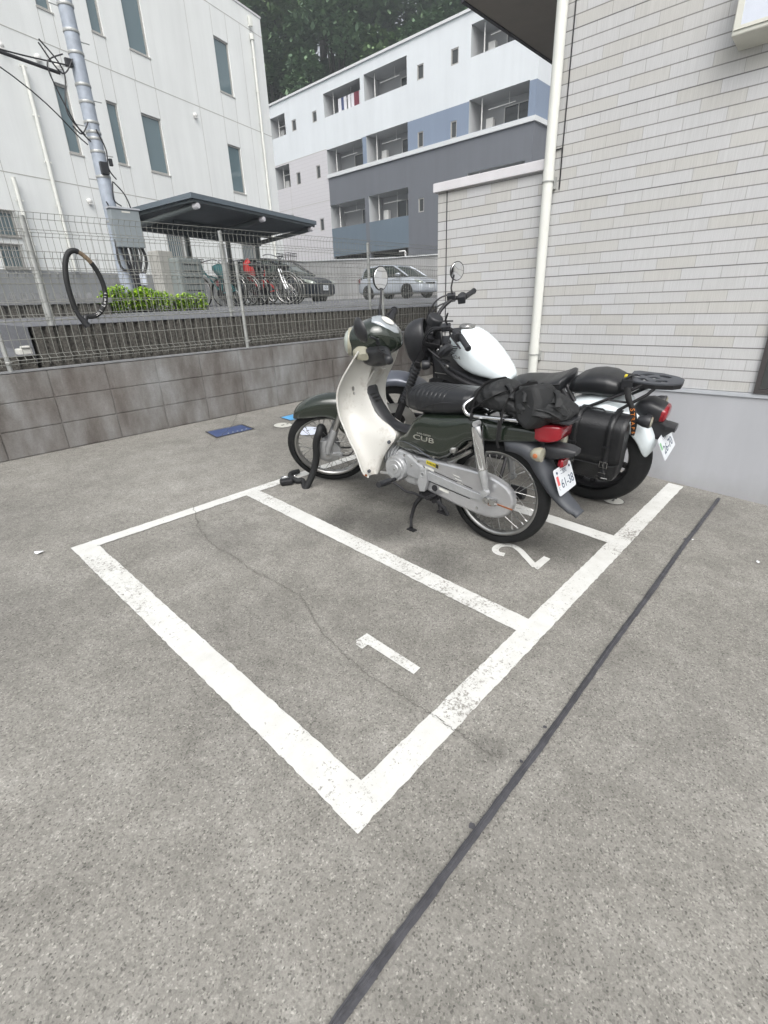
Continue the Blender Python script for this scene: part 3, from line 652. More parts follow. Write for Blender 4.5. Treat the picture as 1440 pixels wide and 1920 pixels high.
b = MB(); b.quad(PA(13.2, 8.79), PA(13.2, 10.12), PA(13.2, 10.12)+AN*12, PA(13.2, 8.79)+AN*12); b.build('end_wall', 'aptblue', t)
b = MB(); b.quad(PA(13.2, 1.3), PA(13.2, 8.6), PA(13.2, 8.6)+AN*12, PA(13.2, 1.3)+AN*12); b.build('end_wall', 'aptgrey', t)
b = MB(); b.box2(PA(13.1, 13.452)-AN*.08, PA(34.5, 13.56)+AN*12); b.build('roof', 'rail', t)
b = MB(); b.box2(PA(13.12, 8.60)-AN*.09, PA(27.24, 8.795)+AN*.1); b.box2(PA(13.11, 8.60)+AN*.1, PA(13.199, 8.795)+AN*12); b.build('parapet_rail', 'rail', t)
b = MB()
for z in (10.12, 7.42): b.box2(PA(27.24, z)-AN*.004, PA(34.5, z+.03)+AN*.001)
b.box2(PA(31.10, 4.3)-AN*.004, PA(31.125, 8.7)+AN*.001); b.build('wall_joint', 'joint', t)
def balcony(a, c_, z0, z1, idx):
    bb = MB(); D_ = 1.25; o_ = AN*.22; back = AN*D_
    lo = z0-.85
    bb.quad(PA(a, lo)+back, PA(c_, lo)+back, PA(c_, z1)+back, PA(a, z1)+back); bb.quad(PA(a, lo)+o_, PA(a, z1)+o_, PA(a, z1)+back, PA(a, lo)+back); bb.quad(PA(c_, lo)+o_, PA(c_, z1)+o_, PA(c_, z1)+back, PA(c_, lo)+back)
    bb.quad(PA(a, z1)+o_, PA(c_, z1)+o_, PA(c_, z1)+back, PA(a, z1)+back); bb.quad(PA(a, lo)+o_, PA(c_, lo)+o_, PA(c_, lo)+back, PA(a, lo)+back)
    bal = bb.build('balcony', 'aptin', t)
    g = MB(); wd = (c_-a); d0, d1 = (a+.12*wd, a+.60*wd) if idx % 2 else (a+.1*wd, a+.45*wd)
    g.box2(PA(d0, lo+.05)+AN*1.22, PA(d1, z1-.35)+AN*1.235); g.build('glass_door', 'glassB', bal)
    f = MB()
    for y in (d0, (d0+d1)/2, d1): f.box2(PA(y-.025, lo)+AN*1.19, PA(y+.025, z1-.33)+AN*1.218)
    f.box2(PA(d0, z1-.35)+AN*1.19, PA(d1, z1-.3)+AN*1.218); f.build('door_frame', 'white', bal)
    g = MB(); y = a+.72*wd
    if idx % 3 != 2: g.box2(PA(y, lo)+AN*.75, PA(y+.38, z0+.62)+AN*1.0); g.build('water_heater', 'white', bal, bevel=.02)
    g = MB(); g.cyl(PA(c_-.55, lo)+AN*.3, PA(c_-.55, z1)+AN*.3, .03, 8); g.build('drain_pipe', 'white', bal)
    g = MB(); g.beam(PA(a+.3*wd, z1-.45)+AN*.5, PA(a+.75*wd, z1-.45)+AN*.5, .03); g.beam(PA(a+.4*wd, z1)+AN*.5, PA(a+.4*wd, z1-.5)+AN*.5, .02); g.build('laundry_pole', 'white', bal)
    return bal
for i, h in enumerate(big[:12]): balcony(*h, i)
b = MB(); h = big[12]; b.quad(PA(h[0], 1.4)+AN*3, PA(h[1], 1.4)+AN*3, PA(h[1], 4.18)+AN*3, PA(h[0], 4.18)+AN*3); b.quad(PA(h[0], 4.18)+AN*.22, PA(h[1], 4.18)+AN*.22, PA(h[1], 4.18)+AN*3, PA(h[0], 4.18)+AN*3); b.build('undercroft', 'dark', t)
b = MB(); b.box2(PA(23.8, 1.35)+AN*.01, PA(24.1, 4.17)+AN*.3); b.build('pillar', 'aptgrey', t)
b = MB(); b.tube([PA(21.3, 4.0)-AN*.12, PA(20.9, 4.0)-AN*.12, PA(20.85, 3.95)-AN*.12, PA(20.85, 2.9)-AN*.12], .05, 8); b.build('waste_pipe', 'white', t, smooth=50)
for (a, c_, z0, z1) in small:
    f = MB(); o_ = AN*.06
    for r_ in ((a, c_, z0, z0+.05), (a, c_, z1-.05, z1), (a, a+.05, z0+.05, z1-.05), (c_-.05, c_, z0+.05, z1-.05)): f.box2(PA(r_[0], r_[2])+AN*.02, PA(r_[1], r_[3])+AN*.08)
    fo = f.build('small_window', 'winframe', t); g = MB(); g.quad(PA(a, z0)+AN*.06, PA(c_, z0)+AN*.06, PA(c_, z1)+AN*.06, PA(a, z1)+AN*.06); g.build('pane', 'glassB', fo)
# laundry on the top floor balcony
random.seed(8); lt = thing('laundry', 'white, navy and maroon laundry hanging on a top floor balcony', 'laundry', AO)
for i, (y, m_, ln) in enumerate([(26.1, 'whitec', .9), (25.85, 'navy', .6), (25.65, 'whitec', .95), (25.3, 'whitec', .7), (25.0, 'whitec', .85), (24.75, 'maroon', .85), (24.55, 'maroon', .7), (24.35, 'whitec', .95), (24.2, 'whitec', .85)]):
    g = MB(); z1 = 12.45; pts = [PA(y+(j-3)*.04, 0)+AN*(.28+.02*math.sin(j*2+i)) for j in range(7)]
    g.loft([[p+Vector((0, 0, z1-q*ln/4)) for p in pts] for q in range(5)], False, False); g.build('garment', m_, lt, solid=.01)
# ---------------------------------------------------------------- lot wall, pole, shed, plants, bikes, cars
b = MB(); top = [(x*1.222, 1.275+(z-1.275)*1.222) for x, z in [(10.0, 2.92), (13.4, 2.95), (16.2, 3.03), (21.4, 3.30), (24, 3.45)]]
poly = [(22.0, y, z) for y, z in top]+[(22.0, top[-1][0], 1.3), (22.0, top[0][0], 1.3)]
b.prism(poly, (.18, 0, 0)); lw = tag(b.build('lot_wall', render_mat('lot_wall_render', (.40, .40, .40), .12)), 'pale grey rendered wall behind the two parked cars', 'wall')
b = MB(); b.loft([[(21.94, y, z+.002), (22.24, y, z+.002), (22.24, y, z+.06), (21.94, y, z+.06)] for y, z in top]); tag(b.build('wall_coping', 'rail'), 'light coping on the wall behind the parked cars', 'coping')
b = MB(); b.box2((21.88, 12, 1.40), (22.0, 29, 1.52)); tag(b.build('wheel_stop', 'ribcap'), 'low grey curb along the foot of the lot wall', 'kerb')

PO = Vector((4.68, 11.5, 1.3)); t = thing('utility_pole', 'blue grey steel utility pole with cable clamps and equipment box', 'utility pole', PO)
b = MB(); b.lathe([(.125, 0), (.122, 3), (.115, 9)], (0, 0, 0), (0, 0, 1), 24); b.build('shaft', 'pole', t, smooth=50)
b = MB()
for z in (1.6, 2.35, 2.75, 2.95, 3.05, 3.2, 3.5, 3.75, 4.2, 4.5, 4.85): b.lathe([(.128, 0), (.132, .01), (.132, .035), (.128, .045)], (0, 0, z), (0, 0, 1), 20)
split_build(b, 'band', 'post', t, smooth=50)
b = MB(); random.seed(4)
for i in range(9):
    z = 1.9+i*.42; s_ = -1 if i % 2 else 1; b.cyl((s_*.12, 0, z), (s_*.27, 0, z), .009, 6)
split_build(b, 'step_bolt', 'post', t)
b = MB(); b.box2((-.13, -.30, 1.16), (.42, -.125, 1.82)); bx_ = b.build('equipment_box', 'polebox', t, bevel=.01)
b = MB(); b.box2((-.15, -.32, 1.822), (.44, -.11, 1.85)); b.build('box_lid', 'flash', bx_)
b = MB(); b.box2((.08, -.303, 1.76), (.24, -.301, 1.79)); b.build('name_tag', 'whitest', bx_)
b = MB()
for i, x in enumerate((.06, .14, .22, .3, .4)): b.tube(spline([(x-.08, -.2, 1.17), (x-.07, -.2, .98), (.08+.03*i, -.17, .72-.04*i), (.12+.02*i, -.15, .35), (.1, -.14, .0)], 5), .024, 8)
b.tube(spline([(.38, -.2, 1.17), (.42, -.2, .95), (.34, -.18, .72), (.22, -.16, .68)], 6), .032, 8); b.tube(spline([(-.11, -.2, 1.3), (-.14, -.2, .95), (-.08, -.15, .78), (.02, -.14, .76)], 6), .024, 8)
split_build(b, 'box_cable', 'black', t, smooth=60)
b = MB(); b.box((.27, -.2, .58), (.12, .1, .22)); b.build('junction_box', 'frosted', t, bevel=.01)
b = MB()
for pts in ([(-.25, -.05, 4.15), (-.55, -.1, 3.95), (-.5, -.1, 3.6), (-.3, -.1, 3.1), (-.12, -.1, 2.9)], [(-.6, -.1, 4.25), (-.3, -.05, 3.9), (-.42, -.1, 3.3), (-.2, -.12, 2.98)], [(-.12, -.1, 4.1), (-.35, -.1, 3.85), (-.62, -.1, 4.2)], [(-.1, -.12, 3.2), (-.25, -.1, 3.0), (-.38, -.1, 3.1)],
            [(.13, -.1, 2.3), (.3, -.1, 2.1), (.36, -.1, 1.8), (.2, -.1, 1.65), (0, -.14, 1.75), (-.1, -.13, 1.95)], [(.0, -.15, 3.1), (.1, -.15, 2.8), (.08, -.14, 2.5), (.2, -.1, 2.35)], [(.1, -.14, 2.3), (.05, -.14, 2.0), (.18, -.12, 1.9)]):
    b.tube(spline(pts, 8), .012, 6)
split_build(b, 'drop_cable', 'black', t, smooth=60)
b = MB(); b.box((0, -.14, 2.5), (.14, .08, .2)); b.box((-.18, -.05, 4.05), (.12, .06, .12)); b.box((.16, -.1, 2.62), (.06, .06, .12)); split_build(b, 'splice_box', 'blackp', t, bevel=.01)
for nm, pts, r_, lab in (('power_cable', [(-6, 11.2, 6.2), (0, 11.35, 5.55), (4.3, 11.42, 5.15)], .028, 'thick dark power cable reaching the utility pole from the left'),
                     ('power_cable', [(-6, 10.5, 7.5), (2.3, 11.1, 5.35), (4.5, 11.42, 4.15)], .011, 'thin guy wire slanting down to the utility pole'),
                     ('power_cable', [(2.5, 11.36, 5.36), (3.4, 11.4, 5.26), (4.55, 11.42, 5.3)], .012, 'thin lashing wire beside the thick power cable')):
    b = MB(); b.tube(spline(pts, 10), r_, 8); tag(b.build(nm, 'black', smooth=60), lab, 'cable')

# bicycle shed
A = Vector((5.69, 10.12, 3.30)); B_ = Vector((10.03, 11.52, 3.30)); C_ = Vector((5.10, 12.0, 3.18)); D_ = B_+C_-A
t = thing('bicycle_shed', 'flat roofed grey bicycle shelter beside the white building', 'bicycle shelter', (5.1, 12, 1.33)); SO = Vector((5.1, 12, 1.33))
def q4(a, b2, c2, d2, z0, z1, name, m, par=t, ins=0.):
    cc = (a+b2+c2+d2)/4; pts = [p+(cc-p)*ins for p in (a, b2, d2, c2)]; bb = MB(); bb.loft([[p-SO+Vector((0, 0, z0)) for p in pts], [p-SO+Vector((0, 0, z1)) for p in pts]]); return bb.build(name, m, par)
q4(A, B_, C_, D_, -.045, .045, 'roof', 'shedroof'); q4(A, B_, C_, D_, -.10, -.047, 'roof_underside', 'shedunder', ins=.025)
b = MB()
ab = (B_-A); ac = (C_-A)
for f in (.04, .5, .96): p = A+ab*f-SO-Vector((0, 0, .15)); b.tube([p+ac*.02, p+ac*.97-Vector((0, 0, .10))], .055, 10)
split_build(b, 'beam', 'shedpost', t, smooth=50)
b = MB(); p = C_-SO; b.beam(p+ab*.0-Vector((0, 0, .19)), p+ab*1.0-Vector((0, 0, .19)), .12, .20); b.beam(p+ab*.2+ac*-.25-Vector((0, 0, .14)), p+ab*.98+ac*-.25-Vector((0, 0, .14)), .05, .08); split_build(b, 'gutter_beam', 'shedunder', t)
for f in (.03, .38, .70, .97):
    b = MB(); p = C_+ab*f-SO; b.beam((p.x, p.y, 0), (p.x, p.y, p.z-.28), .09, .09); b.build('post', 'shedpost', t)
for f in (.04, .5, .96):
    b = MB(); p = A+ab*f-SO; b.lathe([(.0, 0), (.05, .005), (.06, .03), (.06, .12)], p+ac*.01-Vector((0, 0, .15)), ac, 12); b.build('end_cap', 'coping', t, smooth=50)

def leaf_blob(b, c, rx, ry, rz, n, s0, s1, shell=.55):
    for _ in range(n):
        while True:
            v = Vector((random.uniform(-1, 1), random.uniform(-1, 1), random.uniform(-1, 1)))
            if shell < v.length < 1: break
        p = Vector(c)+Vector((v.x*rx, v.y*ry, v.z*rz)); s_ = random.uniform(s0, s1)
        a = Vector((random.gauss(0, 1), random.gauss(0, 1), random.gauss(0, .4))).normalized(); u = a.cross(Vector((0, 0, 1)))
        u = u.normalized() if u.length > .01 else Vector((1, 0, 0))
        b.add([p-a*s_, p+u*s_*.6, p+a*s_, p-u*s_*.6], [(0, 1, 2, 3)])
def shrub(name, label, c, sx, sy, sz, n):
    t = thing(name, label, 'shrub', c); b = MB()
    for i in range(9):
        x = random.uniform(-1, 1)*sx*.72; leaf_blob(b, (x, random.uniform(-.4, .4)*sy, sz*random.uniform(.45, .72)), sx*.32, sy*.5, sz*random.uniform(.28, .42), n//9, .014, .034, .1)
    b.build('foliage', 'hedge', t); b = MB()
    for i in range(12): x = random.uniform(-.8, .8)*sx; b.tube([(x, 0, 0), (x+random.uniform(-.1, .1), random.uniform(-.1, .1), sz*.7)], .012, 5)
    b.build('stem', 'bark', t)
random.seed(21)
shrub('hedge_shrub', 'long bright yellow green hedge at the foot of the utility pole', (3.60, 8.62, 1.16), .68, .30, .48, 12000)
shrub('hedge_shrub', 'small bright green bush right of the long hedge by the grey cabinet', (4.44, 8.55, 1.14), .30, .22, .38, 4500)
b = MB(); b.box2((3.0, 8.72, 1.1), (4.9, 8.85, 1.30)); tag(b.build('planter_edge', 'ribbed'), 'low dark planter edging under the bright hedge', 'planter')
# cabinets
t = thing('louvred_cabinet', 'grey green louvred cabinet in front of the white building', 'cabinet', (5.74, 11.0, 1.22)); rz = Matrix.Rotation(BA, 3, 'Z')
b = MB(); b.box((0, 0, .52), (.68, .4, 1.06), rz); b.build('housing', 'louv', t, bevel=.04)
b = MB()
for i in range(7): b.box(rz @ Vector((0.02, -.205, .18+i*.125)), (.46, .012, .014), rz)
split_build(b, 'slot', 'dark', t)
b = MB(); b.box((0, 0, .55), (.36, .3, 1.1), rz); tag(b.build('meter_cabinet', 'beige', bevel=.01, loc=(5.32, 11.1, 1.3)), 'tall beige meter cabinet left of the louvred cabinet', 'cabinet')
b = MB(); b.cyl((0, 0, 0), (0, 0, 1.12), .055, 14); tag(b.build('steel_post', 'post', smooth=50, loc=(5.75, 9.4, 1.27)), 'short thick steel post right of the bright hedge', 'post')

def bicycle(label, mx, fm, basket=True, grp='bicycles parked under the shelter'):
    t = thing('bicycle', label, 'bicycle', mx=mx, group=grp)
    for x in (0, 1.08):
        b = MB(); b.tube([(x+.325*math.cos(a*math.pi/14), 0, .33+.325*math.sin(a*math.pi/14)) for a in range(28)], .015, 6, closed=True); wv = b.build('wheel', 'tyre', t, smooth=60)
        b = MB(); b.tube([(x+.303*math.cos(a*math.pi/14), 0, .33+.303*math.sin(a*math.pi/14)) for a in range(28)], .009, 6, closed=True); b.build('rim', 'rimst', wv, smooth=60)
        b = MB()
        for a in range(18): an = a*math.pi/9; b.tube([(x, .02 if a % 2 else -.02, .33), (x+.3*math.cos(an), 0, .33+.3*math.sin(an))], .0015, 3)
        b.build('spokes', 'chrome', wv)
        b = MB(); an = [R(10+i*10) for i in range(14)]; b.tube([(x+.352*math.cos(a_), 0, .33+.352*math.sin(a_)) for a_ in an], .018, 6, flat=.4); b.build('mudguard', 'post', t, smooth=60)
    b = MB(); bbx, bbz = .44, .28
    for p, q, r_ in (((.94, 0, .82), (bbx, 0, bbz), .02), ((.92, 0, .72), (.36, 0, .55), .014), ((bbx, 0, bbz), (.30, 0, .80), .017), ((0, .04, .33), (bbx, .03, bbz), .009), ((0, -.04, .33), (bbx, -.03, bbz), .009), ((0, .04, .33), (.34, 0, .62), .009), ((0, -.04, .33), (.34, 0, .62), .009), ((.92, 0, .70), (.95, 0, .92), .019)): b.tube([p, q], r_, 8)
    b.build('frame', fm, t, smooth=50)
    b = MB(); b.tube(spline([(.93, .045, .74), (1.0, .05, .52), (1.08, .05, .33)], 4), .012, 6); b.tube(spline([(.93, -.045, .74), (1.0, -.05, .52), (1.08, -.05, .33)], 4), .012, 6); b.build('fork', 'chrome', t, smooth=50)
    b = MB(); b.tube(spline([(.72, .29, 1.0), (.86, .27, 1.02), (.96, .12, .98), (.96, 0, .94), (.96, -.12, .98), (.86, -.27, 1.02), (.72, -.29, 1.0)], 5), .011, 7); b.build('handlebar', 'chrome', t, smooth=50)
    b = xloft([(.16, .83, .90, .09), (.22, .82, .91, .10), (.32, .84, .90, .05), (.42, .85, .89, .025)], 2.5, 14); b.build('saddle', 'blackp', t, smooth=60)
    b = MB(); b.tube([(bbx-.1, .08, bbz-.13), (bbx+.1, -.08, bbz+.13)], .01, 6); b.lathe([(.09, 0), (.09, .01)], (bbx, .05, bbz), (0, 1, 0), 16); b.build('crank', 'blackm', t)
    b = MB(); b.box((-.02, 0, .72), (.36, .13, .015)); b.tube([(-.15, .05, .72), (0, .05, .35)], .007, 5); b.tube([(-.15, -.05, .72), (0, -.05, .35)], .007, 5); b.build('rear_rack', 'blackm', t)
    if basket:
        b = MB()
        for z, s_ in ((.78, .12), (.88, .135), (.98, .15), (1.03, .155)): b.tube([(1.16+s_, s_+.02, z), (1.16-s_, s_+.02, z), (1.16-s_, -s_-.02, z), (1.16+s_, -s_-.02, z)], .006, 5, closed=True)
        for k_ in range(5):
            f = -1+k_*.5
            for sg in (1, -1): b.tube([(1.16+sg*.12, f*.14, .78), (1.16+sg*.155, f*.175, 1.03)], .004, 4); b.tube([(1.16+f*.12, sg*.14, .78), (1.16+f*.155, sg*.175, 1.03)], .004, 4)
        b.build('basket', 'blackm', t)
    return t
def place(x, y, az, z=None, lean=0.): m = Matrix.Rotation(R(az), 4, 'Z') @ Matrix.Rotation(R(lean), 4, 'X'); m.translation = Vector((x, y, zu(y) if z is None else z)); return m
bicycle('silver bicycle with front basket at the right end of the shelter', place(8.62, 10.95, 108), 'rimst')
bicycle('bicycle with a bright red frame left of the silver bicycle', place(8.10, 11.0, 107), 'redbike', False)
bicycle('teal bicycle near the left post of the shelter', place(6.75, 10.7, 106), 'teal')
bicycle('black bicycle right beside the teal bicycle', place(7.2, 10.9, -70), 'blackm')
bicycle('matt black city bicycle without basket left of the red bicycle', place(7.62, 11.1, 110), 'blackp', False)
bicycle('dark grey bicycle beside the dark car', place(9.05, 11.6, 105), 'post')
bicycle('black bicycle with basket just behind the red bicycle', place(8.35, 11.7, 104), 'blackm')
b = xloft([(-.10, .05, .30, .05), (0, -.1, .38, .10), (.10, -.05, .2, .08), (.15, .0, .1, .04)], 3, 12); tag(b.build('rain_cover', 'redbike', smooth=60, loc=(7.35, 11.0, 1.95)), 'red cloth cover draped over a child seat in the bicycle row', 'cover')
b = xloft([(-.15, .05, .15, .06), (0, -.1, .2, .12), (.15, -.2, .05, .08)], 3, 12); tag(b.build('seat_cover', 'teal', smooth=60, loc=(6.55, 10.95, 2.0)), 'teal cover over the basket of the teal bicycle', 'cover')

def car(label, mx, paint, L=4.0, W=1.70, Hh=1.52, plate_txt='10-25', hatch=True):
    t = thing('parked_car', label, 'car', mx=mx, group='cars parked in the lot'); h = W/2; b = MB()
    st = [(-L*.5, .32, .80, h*.80), (-L*.49, .25, .90, h*.90), (-L*.44, .20, 1.0, h*.97), (-L*.3, .19, 1.0, h), (0, .19, .97, h), (L*.22, .19, .95, h), (L*.32, .20, .92, h*.985), (L*.42, .20, .84, h*.95), (L*.475, .22, .74, h*.88), (L*.495, .26, .64, h*.80), (L*.5, .32, .55, h*.74)]
    b = xloft(interp(st, 3), 5.5, 32); b.build('body', paint, t, smooth=50)
    # glasshouse
    st = [(-L*.475, .90, 1.02, h*.80), (-L*.42, .90, Hh-.13, h*.80), (-L*.34, .90, Hh-.05, h*.80), (-L*.12, .90, Hh-.02, h*.80), (L*.06, .90, Hh-.07, h*.79), (L*.13, .90, Hh-.17, h*.79), (L*.30, .88, .97, h*.80)]
    b = xloft(interp(st, 3), 3.8, 32); g = b.build('window_glass', 'carglass', t, smooth=60)
    st = [(-L*.42, Hh-.17, Hh-.115, h*.70), (-L*.34, Hh-.10, Hh-.03, h*.72), (-L*.12, Hh-.08, Hh, h*.73), (L*.05, Hh-.11, Hh-.05, h*.71), (L*.09, Hh-.16, Hh-.1, h*.68)]
    b = xloft(interp(st, 3), 4, 24); b.build('roof', paint, t, smooth=50)
    for s_ in (1, -1):
        b = MB(); b.tube([(L*.07, s_*h*.73, Hh-.10), (L*.15, s_*h*.80, Hh-.24), (L*.30, s_*h*.86, .95)], .035, 6)
        b.tube([(-L*.40, s_*h*.72, Hh-.14), (-L*.45, s_*h*.80, 1.0)], .05, 6); b.tube([(-L*.08, s_*h*.79, Hh-.09), (-L*.08, s_*h*.88, .95)], .028, 6); b.tube([(L*.04, s_*h*.74, Hh-.08), (-L*.12, s_*h*.75, Hh-.045), (-L*.40, s_*h*.73, Hh-.13)], .028, 6); b.build('pillar', paint, t, smooth=60)
        b = xloft([(L*.16, .98, 1.09, .05, s_*(h+.07)), (L*.19, .97, 1.11, .09, s_*(h+.08)), (L*.215, 1.0, 1.08, .05, s_*(h+.07))], 2.5, 12); b.build('door_mirror', paint, t, smooth=60)
        b = MB(); P_ = [(L*.405, s_*h*.955, .78), (L*.45, s_*h*.93, .76), (L*.487, s_*h*.80, .70), (L*.490, s_*h*.62, .66), (L*.495, s_*h*.66, .60), (L*.488, s_*h*.86, .62), (L*.44, s_*h*.965, .68)]
        b.prism(P_, (.012, s_*.014, .01)); b.build('headlight', 'lensglass', t)
        b = MB(); b.prism([(-L*.45, s_*h*.97, .98), (-L*.495, s_*h*.86, .93), (-L*.50, s_*h*.84, .70), (-L*.455, s_*h*.98, .74)], (-.01, s_*.01, 0)); b.build('tail_lamp', 'red', t)
        for x in (-L*.5+.72, L*.5-.80):
            b = MB(); o_ = (x, s_*(h-.19), .305); b.lathe([(.19, 0), (.275, .0), (.30, .02), (.305, .10), (.30, .18), (.275, .20), (.19, .20)], o_, (0, s_, 0), 32); wv = b.build('wheel', 'tyre', t, smooth=40)
            b = MB(); b.lathe([(.205, .0), (.205, .195), (.18, .20), (.17, .15), (.17, .02)], o_, (0, s_, 0), 28)
            for q in range(7): an = q*2*math.pi/7; b.beam((x+.03*math.cos(an), s_*(h-.015), .305+.03*math.sin(an)), (x+.185*math.cos(an), s_*(h-.005), .305+.185*math.sin(an)), .035, .02)
            b.cyl((x, s_*(h-.03), .305), (x, s_*(h+.002), .305), .045, 14); b.build('rim', 'alloy', wv, smooth=40)
            b = MB(); b.lathe([(.345, 0), (.345, .012), (.30, .012), (.30, 0)], (x, s_*(h-.007), .305), (0, s_, 0), 32, closed=True); b.build('wheel_arch', 'dark', t)
        b = MB(); b.box((L*.1, s_*(h+.002), .84), (.16, .018, .025)); b.box((-L*.14, s_*(h+.002), .85), (.16, .018, .025)); split_build(b, 'door_handle', paint, t)
        b = MB()
        for x in (L*.2, -L*.09, -L*.30): b.box((x, s_*(h-.0005), .62), (.008, .006, .6))
        split_build(b, 'door_gap', 'dark', t)
    b = MB(); b.prism([(L*.497, y, z) for y, z in ((-h*.55, .40), (h*.55, .40), (h*.48, .30), (-h*.48, .30))], (.008, 0, 0)); b.prism([(L*.4955, y, z) for y, z in ((-h*.45, .66), (h*.45, .66), (h*.42, .60), (-h*.42, .60))], (.008, 0, 0)); b.build('grille', 'dark', t)
    pl = MB(); pl.box((L*.503, 0, .50), (.012, .33, .165)); po = pl.build('number_plate', 'plate', t, bevel=.004)
    text('plate_number', plate_txt, .09, basis((L*.503+.0075, 0, .485), (0, 1, 0), (0, 0, 1)), 'ink', po); text('plate_region', '平塚 500', .035, basis((L*.503+.0075, 0, .555), (0, 1, 0), (0, 0, 1)), 'ink', po)
    return t
def cm_(x, y, az, z): m = Matrix.Rotation(R(az), 4, 'Z'); m.translation = Vector((x, y, z)); return m
car('silver hatchback parked against the lot wall', cm_(20.1, 17.35, -88, 1.41), 'silver', 3.95, 1.69, 1.52, '67-36')
car('dark blue car with its white plate facing the bicycle shelter', cm_(12.0, 16.35, -73, 1.31), 'darkcar', 4.3, 1.72, 1.58, '56-36')

# ---------------------------------------------------------------- hill and trees
b = MB(); nx, ny = 26, 22; V = []
def hz(x, y):
    d = (x-32)*.62+(y-30)*.78; d = max(0, min(1, (d+2)/34)); return 1.4+17*(3*d*d-2*d**3)+1.2*noise.noise(Vector((x*.07, y*.07, 0)))*d
for j in range(ny):
    for i in range(nx): x = 10+i*5; y = 22+j*5; V.append((x, y, hz(x, y)))
b.add(V, [(j*nx+i, j*nx+i+1, (j+1)*nx+i+1, (j+1)*nx+i) for j in range(ny-1) for i in range(nx-1)])
tag(b.build('hill', 'hill', smooth=180), 'wooded hillside behind the apartment block', kind='structure')
def tree_mesh(seed, H_, Rc, nleaf):
    random.seed(seed); tr = MB(); cr = MB(); tr.tube([(0, 0, -1), (.1, .1, H_*.35), (.2*Rc/4, -.1, H_*.6), (0, 0, H_*.85)], [.38, .3, .2, .06], 9)
    cl = []
    for i in range(46):
        a = random.uniform(0, 6.28); h = random.uniform(.12, 1.0); rr = Rc*math.sqrt(max(.03, 1-((h-.55)/.55)**2))*random.uniform(.35, .95)
        c = Vector((rr*math.cos(a), rr*math.sin(a), h*H_)); cl.append((c, random.uniform(.17, .34)*Rc))
        if i < 14: tr.tube([(0, 0, c.z*.62), c*.55+Vector((0, 0, c.z*.35)), c], [.12, .08, .03], 5)
    cl.append((Vector((0, 0, H_*.95)), Rc*.3))
    for c, r_ in cl: leaf_blob(cr, c, r_, r_, r_*.78, nleaf//47, .12, .30, .12)
    return tr, cr
protos = []
for i, (sd_, H_, Rc) in enumerate(((1, 17, 4.6), (2, 19, 5.2), (3, 15, 4.4))):
    tr, cr = tree_mesh(sd_, H_, Rc, 24000); protos.append((tr, cr))
spots = [(0, 29.5, 38, 1.0, 'forest tree nearest the corner of the white building'), (1, 34, 35.5, 1.0, 'tall tree above the left balconies of the apartment block'), (2, 36.5, 31, 1.15, 'rounded tree over the balcony with laundry'), (0, 40, 28.5, 1.15, 'dense tree above the middle of the apartment roof'),
         (1, 43, 24.5, 1.1, 'airy tree near the dark eave with sky showing through'), (2, 34, 43, 1.2, 'tree at the upper left of the wood against the sky'), (1, 40, 40, 1.15, 'high crown in the second row of the wood, left of its middle'), (0, 46, 36, 1.25, 'highest dark crown in the middle of the wood'),
         (2, 48, 30, 1.2, 'back row tree over the right part of the roofline'), (1, 50, 24, 1.1, 'far tree partly hidden by the dark eave'), (0, 30, 46, 1.2, 'tree mostly hidden behind the white building corner'), (1, 41, 44, 1.25, 'broad crown behind the left end of the apartment roof'), (0, 52, 33, 1.3, 'furthest crown seen over the middle of the wood'), (2, 33, 31.8, .8, 'lower bush like tree just over the left roof parapet')]
base_o = {}
for i, (pi_, x, y, s_, lab) in enumerate(spots):
    mx = Matrix.Rotation(i*1.3, 4, 'Z') @ Matrix.Scale(s_, 4); mx.translation = Vector((x, y, hz(x, y)-.3))
    if pi_ not in base_o:
        t = thing('forest_tree', lab, 'tree', mx=mx, group='trees on the hillside'); protos[pi_][0].build('trunk', 'bark', t); protos[pi_][1].build('crown', 'leaf2' if pi_ == 2 else 'leaf', t); base_o[pi_] = t
    else: copy_thing(base_o[pi_], mx, lab)

# ---------------------------------------------------------------- thin air haze
hm = bpy.data.materials.new('haze'); hm.use_nodes = True; ht = hm.node_tree
for n_ in list(ht.nodes):
    if n_.type == 'BSDF_PRINCIPLED': ht.nodes.remove(n_)
pv = ht.nodes.new('ShaderNodeVolumePrincipled'); pv.inputs['Color'].default_value = (.82, .88, .93, 1); pv.inputs['Density'].default_value = .0026; pv.inputs['Anisotropy'].default_value = .2
ht.links.new(pv.outputs[0], [n_ for n_ in ht.nodes if n_.type == 'OUTPUT_MATERIAL'][0].inputs['Volume'])
b = MB(); b.box2((-310, -50, -4), (310, 410, 60)); ho = b.build('haze', hm); tag(ho, 'thin pale haze in the air over the whole place', kind='stuff')
